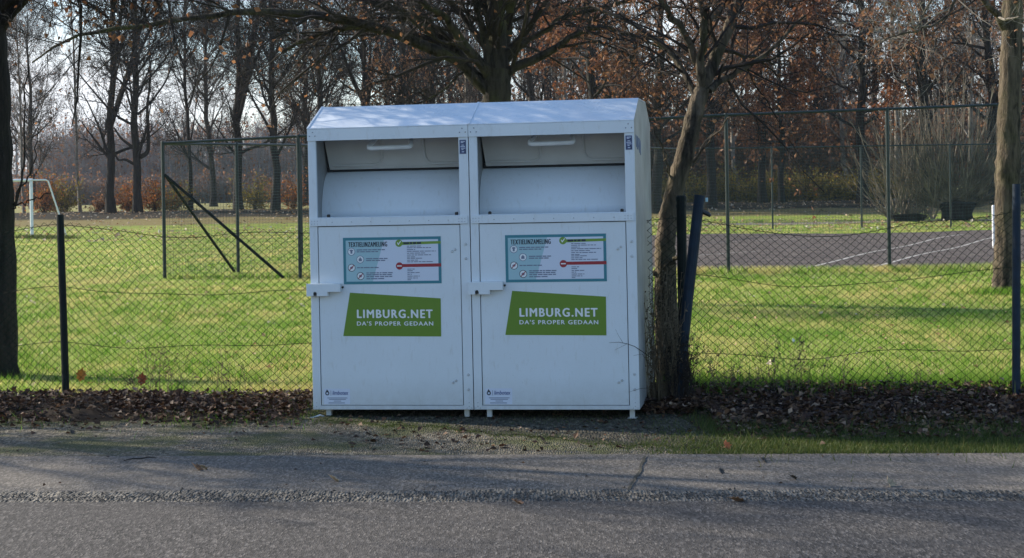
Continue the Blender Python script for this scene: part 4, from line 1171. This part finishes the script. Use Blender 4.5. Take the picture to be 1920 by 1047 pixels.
wood('undergrowth', -75, -8, 246, 256, 500, 1.2, 3.5, 8, .5, 'low thicket painted haze-grey along the foot of the far wood', 'hazetwig', 8, 1.8, .04)

# --- shrubs
def shrub(name, label, px, Y, w, h, lf, n=90, leaf=.13, per=5, seed=1, twm=None, group=None, wob=.2):
    rng = np.random.default_rng(seed); X = (px - CX) / F * Y
    root = thing(name, label, 'shrub', (X, Y, float(ground_z(X, Y))), group=group)
    k = 5
    a = rng.uniform(0, 6.28, n); sp = rng.uniform(.1, 1, n) * w / 2
    P = np.zeros((n, k, 3)); t = np.linspace(0, 1, k)
    P[:, :, 0] = (np.cos(a) * sp)[:, None] * t ** 1.2; P[:, :, 1] = (np.sin(a) * sp)[:, None] * t ** 1.2
    P[:, :, 2] = (h * rng.uniform(.2, 1.1, n) ** 1.3)[:, None] * t; w *= 1.0
    P[:, 1:] += rng.normal(size=(n, k - 1, 3)) * .09
    R = np.full((n, k), .02) * np.linspace(1, .3, k)
    v, q = tubes(P, R, 3); npmesh('stems', v, q, mats=[twm or M['twig']], parent=root)
    (V, Q, T, mi), _ = crown_from(rng, (P, R), [dict(m=7, length=h * .34, ang=50, k=4, rr=.6, up=.1, wig=.3, rmin=.007)], dict(per=per, size=leaf, jit=wob, keep=.75))
    npmesh('foliage', V, Q, T, mats=[twm or M['twig'], lf], midx=mi, parent=root)
    return root
for i, (px, w, h, lf, lab) in enumerate([
    (82, 2.0, 2.5, 'leaforange', 'bright orange shrub right behind the goal'), (118, 1.8, 2.1, 'leafyellow', 'olive and rust shrub beside the orange one near the goal'),
    (240, 1.8, 1.6, 'leaforange', 'small orange shrub between the two stout forked far trunks'), (290, 2.4, 2.0, 'leaforange', 'orange-brown shrub right of the hooked far tree'),
    (325, 2.2, 1.5, 'leafyellow', 'low yellowish shrub behind the braced corner post'), (478, 2.2, 1.9, 'leafyellow', 'green and red shrub between the last two far trunks'),
    (548, 2.4, 2.2, 'leaforange', 'rusty shrub behind the second post next to the left container'), (190, 1.8, .9, 'leafbrown', 'low brown shrub at the foot of the far row, left of the forked trees')]):
    shrub('shrub', lab, px, 121 + (i % 3), w * 1.7, h * 1.15, M[lf], 46, .13, 5, 60 + i)
hedge_labels = ['glimpsed between the right container and the leaning trunk', 'behind the leaning brace', 'just right of the leaning brace', 'left of the first near court fence post', 'left of the two close dark trunks', 'between the two close dark trunks',
                'right of the two close dark trunks', 'centred between the two near court fence posts', 'left of the third far fence post', 'right of the third far fence post', 'behind the second near court fence post', 'at the left edge of the willow']
for i, lab in enumerate(hedge_labels):
    r_ = random.Random(i * 5 + 2)
    shrub('hedge_shrub', 'yellow-green hedge shrub ' + lab, 1245 + i * 39 + r_.uniform(-8, 8), 121 + r_.uniform(-1.5, 1.5), 4.4, r_.uniform(1.5, 2.3), M['leafyellow'], 80, .13, 5, 80 + i, group='low autumn hedge behind the court')

# --- pollard willow with upright pale rods
rng = np.random.default_rng(90)
Yw = 74.0
def willow(px, spread_, n, hmax, label, seed, stump=.8):
    rng = np.random.default_rng(seed); X = (px - CX) / F * Yw
    root = thing('pollard_willow', label, 'tree', (X, Yw, float(ground_z(X, Yw))))
    st = [(np.array([(dx, 0, -.1), (dx * 1.02, .02, stump * .3), (dx * 1.05, 0, stump * .55), (dx * 1.1, .03, stump * .8), (dx * 1.12, .04, stump * .95), (dx * 1.12, .04, stump * 1.08)]), np.array([.34, .25, .24, .33, .36, .12]) * sc_) for dx, sc_ in ((-.35, .9), (.1, 1.25), (.5, 1.0), (-.1, 1.1))]
    limb_mesh('stump', st, M['barkfar'], root, (0, 0, 0), 12, .08, rng)
    k = 7; P = np.zeros((n, k, 3)); bx = rng.uniform(-.9, 1.2, n); a = rng.uniform(-1, 1, n)
    t = np.linspace(0, 1, k); H = hmax * rng.uniform(.4, 1, n)
    P[:, :, 0] = bx[:, None] + (a * spread_)[:, None] * t ** .8; P[:, :, 1] = rng.uniform(-1.2, 1.2, n)[:, None] * t
    P[:, :, 2] = (stump - .2) + (H * (1 - .35 * np.abs(a)))[:, None] * t ** 1.15
    P[:, 1:] += rng.normal(size=(n, k - 1, 3)) * .022
    R = rng.uniform(.012, .038, n)[:, None] * np.linspace(1, .3, k)
    parts = [(*tubes(P, R, 4), 0)]
    P2, R2 = sprout(rng, P, R, 5, .9, 30, 4, .3, 1, .5, .2, .12, .4, .3, .006)
    parts.append((*tubes(P2, R2, 3), 0))
    V, Q, T, mi = merge(parts)
    npmesh('rods', V, Q, T, mats=[M['rod']], midx=mi, parent=root)
    return root
willow(1790, 3.9, 260, 6.2, 'broad pollard willow with a dark squat stump and a fan of pale upright rods', 91)
willow(1700, 2.6, 80, 6.0, 'thinner clump of pale willow rods left of the squat stump', 92, .3)

# ================================================================== GRASS, LITTER, SMALL THINGS
rng = np.random.default_rng(101)
def blades(name, X, Y, hgt, wid, mat, label, cat, z=None, lean=.5):
    n = len(X); Z = ground_z(X, Y) if z is None else z
    a = rng.uniform(0, 6.28, n); h = hgt * rng.uniform(.5, 1.3, n); w = wid * rng.uniform(.7, 1.3, n)
    dx = np.cos(a) * w; dy = np.sin(a) * w; lx = rng.normal(size=n) * h * lean; ly = rng.normal(size=n) * h * lean
    A = np.stack([X - dx, Y - dy, Z - .004], -1); B = np.stack([X + dx, Y + dy, Z - .004], -1); C = np.stack([X + lx, Y + ly, Z + h], -1)
    V = np.stack([A, B, C], 1).reshape(-1, 3); T = np.arange(n * 3).reshape(-1, 3)
    return tag(npmesh(name, V, None, T, mats=[mat]), label, cat, kind='stuff')
def scatter(y0, y1, dens, half=.36, pad=1.0, clump=0.5, xmin=None, xmax=None):
    n = int((y1 - y0) * 2 * (half * (y0 + y1) / 2 + pad) * dens)
    Y = rng.uniform(y0, y1, n); X = rng.uniform(-1, 1, n) * (half * Y + pad)
    m_ = (np.sin(X * 2.3 + np.sin(Y * 1.7) * 2) * np.sin(Y * 2.9 + np.cos(X * 1.3) * 2)) * .5 + .5
    keep = rng.uniform(size=n) > (1 - m_) * clump
    return X[keep], Y[keep]
X, Y = scatter(12.9, 22, 1500); k_ = (Y + .077 * X > 13.0) | (X < -9)
k_ &= ~((X > -1.6) & (X < 1.3) & (Y < 13.5))
X, Y = X[k_], Y[k_]
blades('field_grass', X, Y, .035, .0035, M['grass'], 'short sunlit grass of the playing field just behind the fence', 'grass')
X, Y = scatter(22, 36, 420)
k_ = ~((Y > court_y0(X) + .1) & (X > -2.9))
blades('field_grass', X[k_], Y[k_], .04, .007, M['grass'], 'sunlit grass in front of the court', 'grass')
X, Y = scatter(36, 88, 55)
k_ = ~((Y < 58.5) & (X > -2.9))
blades('field_grass', X[k_], Y[k_], .05, .02, M['grass'], 'far grass of the field around the goal', 'grass')
n = 1600; X = g_right.x + rng.normal(size=n) * .35; Y = g_right.y - .1 - np.abs(rng.normal(size=n)) * .25
blades('grass_tufts', X, Y, .10, .006, M['tuft'], 'longer grass round the foot of the right edge trunk', 'grass', lean=.35)
nc = 2600; cy = rng.uniform(13.4, 31, nc); cx = rng.uniform(-1, 1, nc) * (.36 * cy + 1)
k_ = (cy + .077 * cx > 13.2) & ~((cx > -1.8) & (cx < 1.5) & (cy < 13.9)); cx, cy = cx[k_], cy[k_]
X = np.repeat(cx, 22) + rng.normal(size=len(cx) * 22) * .06; Y = np.repeat(cy, 22) + rng.normal(size=len(cx) * 22) * .06
blades('grass_tufts', X, Y, .075, .0045, M['tuft'], 'darker taller tufts dotted over the field grass', 'grass', lean=.5)
# longer tufts at the fence foot and the court rim
n = 17000; X = rng.uniform(1.1, 5.5, n); Y = 12.75 - .10 * (X - 1.2) + rng.normal(size=n) * .22 + .18
blades('fence_grass', X, Y, .15, .003, M['tuft'], 'longer grass along the foot of the right fence', 'grass', lean=.3)
n = 9000; X = rng.uniform(-6.5, -1.5, n); Y = 13.3 + (X + 3.6) * -.165 + rng.normal(size=n) * .16 + .45
blades('fence_grass', X, Y, .07, .003, M['grass'], 'thin grass behind the leaf bank left of the containers', 'grass', lean=.35)
n = 16000; X = rng.uniform(-2.8, 13, n); Y = court_y0(X) - np.abs(rng.normal(size=n)) * .35 - .02
blades('rim_grass', X, Y, .13, .008, M['grass'], 'dark longer grass along the near rim of the court', 'grass', lean=.3)
n = 2600; X = rng.uniform(-6.8, -1.4, n); Y = c0.y + rng.normal(size=n) * .12
blades('rim_grass', X, Y, .12, .01, M['grass'], 'longer grass under the braced mesh fence', 'grass', lean=.3)
n = 1400; sel = rng.integers(0, 2, n); gg = np.array([(on_ground(62, 447).x, on_ground(62, 447).y), (on_ground(112, 448).x, on_ground(112, 448).y)])
X = gg[sel, 0] + rng.normal(size=n) * .38; Y = gg[sel, 1] - .3 + rng.normal(size=n) * .3
blades('grass_tufts', X, Y, .16, .02, M['verge'], 'dark uncut grass round the feet of the goal', 'grass', lean=.3)
# verge moss and grass on the roadside at right
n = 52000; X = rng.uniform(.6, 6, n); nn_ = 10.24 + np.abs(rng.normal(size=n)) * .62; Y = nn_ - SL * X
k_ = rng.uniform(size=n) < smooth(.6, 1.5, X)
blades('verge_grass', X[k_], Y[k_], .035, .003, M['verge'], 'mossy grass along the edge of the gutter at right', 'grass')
n = 9000; X = rng.uniform(-6, 1.3, n); nn_ = 11.85 + rng.normal(size=n) * .22; Y = nn_ - SL * X
blades('verge_grass', *(lambda q: (q, shade_edge(q) + rng.normal(size=len(q)) * .07 + .02 - SL * q))(rng.uniform(-1.4, 1.5, 9000)), .016, .003, M['verge'], 'low moss along the edge of the shade-painted soil before the containers', 'moss')
m_ = np.sin(X * 2.7) * .5 + .5
k_ = rng.uniform(size=n) < .25 + .6 * m_
blades('verge_grass', X[k_], Y[k_], .022, .003, M['verge'], 'thin mossy grass on the gravel in front of the leaf bank and containers', 'grass')
# leaf litter
n = 12000; X = rng.uniform(-7, -1.4, n); Y = 12.72 - .14 * (X + 3.4) + rng.normal(size=n) * .38
k_ = rng.uniform(size=n) < (np.sin(X * 3.1 + 1.5) * np.sin(X * 1.7) * .5 + .5) ** 1.5
blades('bank_grass', X[k_], Y[k_], .055, .003, M['tuft'], 'grass tufts pushing through the leaf bank at left', 'grass', lean=.35)
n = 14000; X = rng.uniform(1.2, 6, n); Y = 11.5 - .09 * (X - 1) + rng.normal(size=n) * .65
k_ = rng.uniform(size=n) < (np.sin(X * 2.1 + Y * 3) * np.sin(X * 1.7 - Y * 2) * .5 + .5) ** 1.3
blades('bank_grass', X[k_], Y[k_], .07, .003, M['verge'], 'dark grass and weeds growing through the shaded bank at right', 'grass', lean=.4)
def litter(name, X, Y, size, hump, label, mat='litter'):
    Z = ground_z(X, Y) + rng.uniform(0, 1, len(X)) * hump + .006
    V, T = leaf_tris(np.stack([X, Y, Z], -1), size, rng, True, .38)
    return tag(npmesh(name, V, None, T, mats=[M[mat]]), label, 'fallen leaves', kind='stuff')
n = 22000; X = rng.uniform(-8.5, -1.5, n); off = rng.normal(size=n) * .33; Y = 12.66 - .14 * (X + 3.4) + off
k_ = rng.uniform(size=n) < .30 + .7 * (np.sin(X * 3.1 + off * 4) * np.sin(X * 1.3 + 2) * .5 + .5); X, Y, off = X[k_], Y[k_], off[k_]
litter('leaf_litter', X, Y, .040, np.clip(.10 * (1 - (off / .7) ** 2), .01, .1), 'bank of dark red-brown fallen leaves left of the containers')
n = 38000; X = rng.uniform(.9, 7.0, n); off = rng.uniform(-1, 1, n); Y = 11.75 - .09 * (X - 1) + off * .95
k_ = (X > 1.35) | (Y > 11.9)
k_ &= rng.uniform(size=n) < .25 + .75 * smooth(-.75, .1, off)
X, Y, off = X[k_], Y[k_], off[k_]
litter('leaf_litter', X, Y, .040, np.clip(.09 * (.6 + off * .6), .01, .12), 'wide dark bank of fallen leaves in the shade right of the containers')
X, Y = scatter(13.2, 34, 5); k_ = ~((Y > court_y0(X)) & (X > -3)); X, Y = X[k_], Y[k_]
litter('scattered_leaves', X, Y, .05, .02, 'pale fallen leaves scattered over the field grass', 'fieldleaf')
X, Y = scatter(62, 122, 2.2); litter('scattered_leaves', X, Y, .14, .02, 'brown fallen leaves scattered across the far field', 'fieldleaf')
n = 240; X = rng.uniform(-6, 6, n); Y = rng.uniform(8.6, 12, n) - SL * X
litter('road_debris', X, Y, .018, .001, 'tiny leaf scraps strewn on the gutter and shoulder')
bpy.data.objects[[o.name for o in bpy.data.objects if o.name.startswith('road_debris')][0]].location.z = .014
# soil lumps of the litter banks so that leaves lie on something
def mound(name, x0, x1, yc, wy, h, mat, label_kind, seed):
    r = np.random.default_rng(seed); nx_, ny_ = 90, 16
    xs = np.linspace(x0, x1, nx_); ts = np.linspace(-1, 1, ny_)
    XX, TT = np.meshgrid(xs, ts); YY = yc(XX) + TT * wy
    ZZ = ground_z(XX, YY) - .02 + (h * (1 - TT ** 2)) * (1 + .35 * np.sin(XX * 5.3) * np.sin(XX * 1.9 + 1)) * (smooth(0, .12, (XX - x0) / (x1 - x0)) * smooth(0, .12, (x1 - XX) / (x1 - x0))) + r.normal(size=XX.shape) * .008
    i = np.arange(nx_ - 1)[None]; j = np.arange(ny_ - 1)[:, None]
    Q = np.stack([j * nx_ + i, j * nx_ + i + 1, (j + 1) * nx_ + i + 1, (j + 1) * nx_ + i], -1)
    tag(npmesh(name, np.stack([XX, YY, ZZ], -1).reshape(-1, 3), Q, mats=[mat], smoothed=True), kind='structure')
M['soil'] = flat('dark_leaf_soil', (.030, .022, .016), .95, 0, .5, 18, .1)
mound('soil_bank', -9, -1.45, lambda x: 12.62 - .14 * (x + 3.4), .62, .07, M['soil'], '', 1)
mound('soil_bank', 1.15, 8, lambda x: 11.95 - .09 * (x - 1), .85, .035, M['soil'], '', 2)
n = 4500; X = rng.uniform(-5, 5, n); nn_ = 8.80 + rng.normal(size=n) * .10; Y = nn_ - SL * X
sz = rng.uniform(.003, .008, n)
oc = np.array([(1, 0, 0), (0, 1, 0), (-1, 0, 0), (0, -1, 0), (0, 0, 1), (0, 0, -1)], float)
th = rng.uniform(0, 6.28, n); ca, sa = np.cos(th), np.sin(th)
ov = oc[None] * (sz[:, None, None] * rng.uniform(.6, 1.3, (n, 6, 1))) + 0
ox = ov[..., 0] * ca[:, None] - ov[..., 1] * sa[:, None]; oy = ov[..., 0] * sa[:, None] + ov[..., 1] * ca[:, None]
V = np.stack([ox + X[:, None], oy + Y[:, None], ov[..., 2] * .8 + .016], -1).reshape(-1, 3)
ft = np.array([(0, 1, 4), (1, 2, 4), (2, 3, 4), (3, 0, 4), (1, 0, 5), (2, 1, 5), (3, 2, 5), (0, 3, 5)])
T = (np.arange(n)[:, None, None] * 6 + ft[None]).reshape(-1, 3)
tag(npmesh('loose_gravel', V, None, T, mats=[island_mat('gravel_stones', [(.03, .028, .025), (.075, .067, .058), (.05, .045, .039), (.095, .085, .073), (.065, .059, .051), (.15, .137, .118)], .85, 0)]), 'rough band of loose stones where gutter meets asphalt', 'gravel', kind='stuff')
n = 420; X = rng.uniform(-1.3, 1.9, n); Y = rng.uniform(10.4, 12.0, n) - SL * X
litter('verge_leaves', X, Y, .035, .004, 'few brown leaves strewn on the shade-painted soil before the containers')
# single leaves and bits
def one_leaf(px, py, size, mat, label, z=.018, rz=0., tilt=.5, group=None):
    g = on_ground(px, py); m = MB()
    s = size
    out = [(0, -1), (.22, -.75), (.55, -.62), (.42, -.3), (.75, -.05), (.45, .1), (.5, .45), (.2, .42), (0, .95), (-.2, .42), (-.5, .45), (-.45, .1), (-.75, -.05), (-.42, -.3), (-.55, -.62), (-.22, -.75)]
    top = [(x * s, y * s, abs(x) * s * .55 + (y * s * .25 if y > 0 else 0)) for x, y in out]
    vs = top + [(0, 0, 0)] + [(x, y, z_ - .0015) for x, y, z_ in top] + [(0, 0, -.0015)]
    n = len(out)
    fs = [(i, (i + 1) % n, n) for i in range(n)] + [(n + 1 + (i + 1) % n, n + 1 + i, 2 * n + 1) for i in range(n)] + [(i, n + 1 + i, n + 1 + (i + 1) % n, (i + 1) % n) for i in range(n)]
    m.add(vs, fs)
    o = m.build('fallen_leaf', mat); o.location = (g.x, g.y, z + float(ground_z(g.x, g.y)) if g.y > 11 else z + .004); o.rotation_euler = (tilt, .2, rz)
    return tag(o, label, 'leaf', group)
LG_ = 'single fallen leaves lying on the roadside'
mb_ = flat('withered_leaf', (.19, .10, .05), .7, 0, .4, 60); mp_ = flat('pale_withered_leaf', (.36, .26, .16), .7, 0, .3, 60); my_ = flat('orange_leaf', (.45, .17, .015), .6, 0, .2, 40); md_ = flat('dark_leaf', (.05, .04, .03), .7, 0, .3, 40)
one_leaf(368, 885, .05, mb_, 'curled brown leaf on the gutter, below the gap left of the container', rz=1.2, group=LG_)
one_leaf(380, 884, .035, mp_, 'pale curled leaf touching the brown leaf on the gutter', rz=2.0, group=LG_)
one_leaf(625, 906, .045, mp_, 'light tan leaf on the gutter before the left container', rz=1.5, group=LG_)
one_leaf(1668, 915, .05, mp_, 'pale yellow leaf on the gutter at far right', rz=.6, tilt=.8, group=LG_)
one_leaf(1352, 891, .03, md_, 'small dark leaf on the gutter right of the slanting joint', rz=.3, group=LG_)
one_leaf(1430, 870, .035, md_, 'dark leaf at the mossy upper rim of the gutter', rz=.9, group=LG_)
one_leaf(1486, 903, .03, md_, 'small dark leaf on the gutter below the dark leaf bank', rz=2.1, group=LG_)
one_leaf(1380, 947, .05, mb_, 'reddish leaf lying on the stone seam at right', rz=1.6, tilt=.15, group=LG_)
one_leaf(970, 951, .04, mb_, 'small reddish leaf on the stone seam before the right container', rz=1.0, tilt=.2, group=LG_)
one_leaf(372, 804, .03, mb_, 'small brown leaf on the gravel shoulder', z=.012, rz=.5, group=LG_)
one_leaf(135, 814, .03, md_, 'small dark leaf on the gravel shoulder near the left edge', z=.012, rz=.5, group=LG_)
one_leaf(153, 734, .065, my_, 'bright orange-yellow leaf standing up beside the dark left post', z=.14, rz=.2, tilt=1.3, group=LG_)
one_leaf(266, 741, .06, flat('red_orange_leaf', (.34, .07, .015), .6, 0, .2, 40), 'red-orange leaf standing on the leaf bank', z=.13, rz=.4, tilt=1.2, group=LG_)
one_leaf(1362, 846, .04, flat('orange_red_leaf', (.5, .12, .03), .6, 0, .2, 40), 'small orange leaf on the sunlit moss at right', z=.03, rz=.4, tilt=.8, group=LG_)
one_leaf(1487, 646, .03, flat('white_scrap', (.75, .74, .70), .6), 'small white scrap lying in the grass behind the right fence', z=.04, rz=.4, tilt=.9)
g = on_ground(262, 868); m = MB()
m.tube([(-.09, -.03, .004), (-.04, -.02, .012), (0, 0, .008), (.05, .025, .014), (.09, .04, .006)], [.003, .004, .0045, .004, .002], 6)
o = tag(m.build('stick', M['twig']), 'thin dark curved stick lying on the gutter', 'stick'); o.location = (g.x, g.y, .016)
# weeds by the fence
def weed(name, label, px, py, h, n, seed, spread_=.15, mat='dry', group=None, r=.0022, bend=.25, m2=4):
    rng = np.random.default_rng(seed); g = on_ground(px, py); k = 6
    root = thing(name, label, 'weed', tuple(g), group=group)
    P = np.zeros((n, k, 3)); t = np.linspace(0, 1, k); a = rng.uniform(0, 6.28, n)
    b0 = rng.uniform(-1, 1, n) * spread_; P[:, :, 0] = b0[:, None] + (np.cos(a) * bend * h)[:, None] * t ** 1.6
    P[:, :, 1] = rng.uniform(-.05, .05, n)[:, None] + (np.sin(a) * bend * h * .5)[:, None] * t ** 1.6
    P[:, :, 2] = (h * rng.uniform(.4, 1, n))[:, None] * t ** .9
    P[:, 1:] += rng.normal(size=(n, k - 1, 3)) * h * .015
    R = np.full((n, k), r) * np.linspace(1, .5, k)
    v, q = tubes(P, R, 4); npmesh('stalks', v, q, mats=[M[mat]], parent=root)
    (V, Q, T, mi), _ = crown_from(rng, (P, R), [dict(m=m2, length=h * .18, ang=35, k=4, t0=.4, rr=.7, up=.3, wig=.15, rmin=.001)], dict(per=2, size=.018, narrow=.3, jit=.01))
    npmesh('foliage', V, Q, T, mats=[M[mat], M[mat]], midx=mi, parent=root)  # side stems carrying small dry seed heads
GWD = 'dry weeds growing at the foot of the fence'
for i, (px, py, h, n, lab) in enumerate([(316, 742, .42, 14, 'dry grey weed left of the middle of the left fence'), (275, 742, .25, 10, 'short dark weed next to the orange leaf'), (430, 740, .35, 9, 'sparse weed near the left container'), (1475, 748, .55, 10, 'tall dark dry weed against the right fence'),
    (1505, 748, .5, 7, 'dry weed just right of the tallest one on the right fence'), (1345, 752, .4, 18, 'scrubby weeds right of the bracing post'), (1420, 750, .3, 12, 'low weeds along the right fence'), (1570, 748, .35, 8, 'thin dry stalks further right along the fence'), (1700, 746, .25, 10, 'low weed tuft before the last fence post')]):
    weed('weed', lab, px, py, h, n, 200 + i, group=GWD)
# brambles about the leaning trunk
weed('bramble', 'tangle of thin dry stems wrapped around the foot of the leaning trunk', 1240, 764, 1.0, 85, 230, .10, 'dry', None, .0024, .10, 5)
weed('bramble', 'dark dry stems standing between the trunk and the bracing post', 1280, 764, .55, 70, 231, .09, 'twig', None, .0022, .14, 5)
# fine twig arching over the door of the right container
tw = thing('hanging_twig', 'thin bare twig arching in front of the right container door', 'twig', tuple(at(1210, 662, 11.72)))
o0 = at(1210, 662, 11.72)
def tp(px, py, Y=11.66): return tuple(at(px, py, Y) - o0)
m = MB(); m.tube([tp(1222, 672, 11.9), tp(1205, 660, 11.75), tp(1190, 650), tp(1176, 645), tp(1160, 642), tp(1142, 643)], [.003, .0028, .0024, .002, .0016, .001], 5)
m.tube([tp(1168, 643), tp(1160, 630), tp(1154, 618)], [.0014, .001, .0007], 4); m.tube([tp(1176, 645), tp(1166, 650), tp(1152, 657)], [.0014, .001, .0007], 4)
m.tube([tp(1222, 690, 11.9), tp(1204, 664), tp(1188, 667)], [.0018, .0014, .0008], 4); m.tube([tp(1222, 727, 11.9), tp(1200, 729), tp(1178, 736)], [.0018, .0014, .0008], 4)
m.build('stem', M['twig'], tw)

# ================================================================== AIR
hm = bpy.data.materials.new('haze_air'); hm.use_nodes = True; ht = hm.node_tree
ht.nodes.remove(ht.nodes['Principled BSDF'])
pv_ = ht.nodes.new('ShaderNodeVolumePrincipled'); pv_.inputs['Color'].default_value = (.80, .87, .97, 1); pv_.inputs['Density'].default_value = .00014
pv_.inputs['Anisotropy'].default_value = .3
ht.links.new(pv_.outputs[0], ht.nodes['Material Output'].inputs['Volume'])
m = MB(); m.box(-140, 140, -20, 420, -1.5, 34); hz = m.build('haze', hm); hz['kind'] = 'stuff'
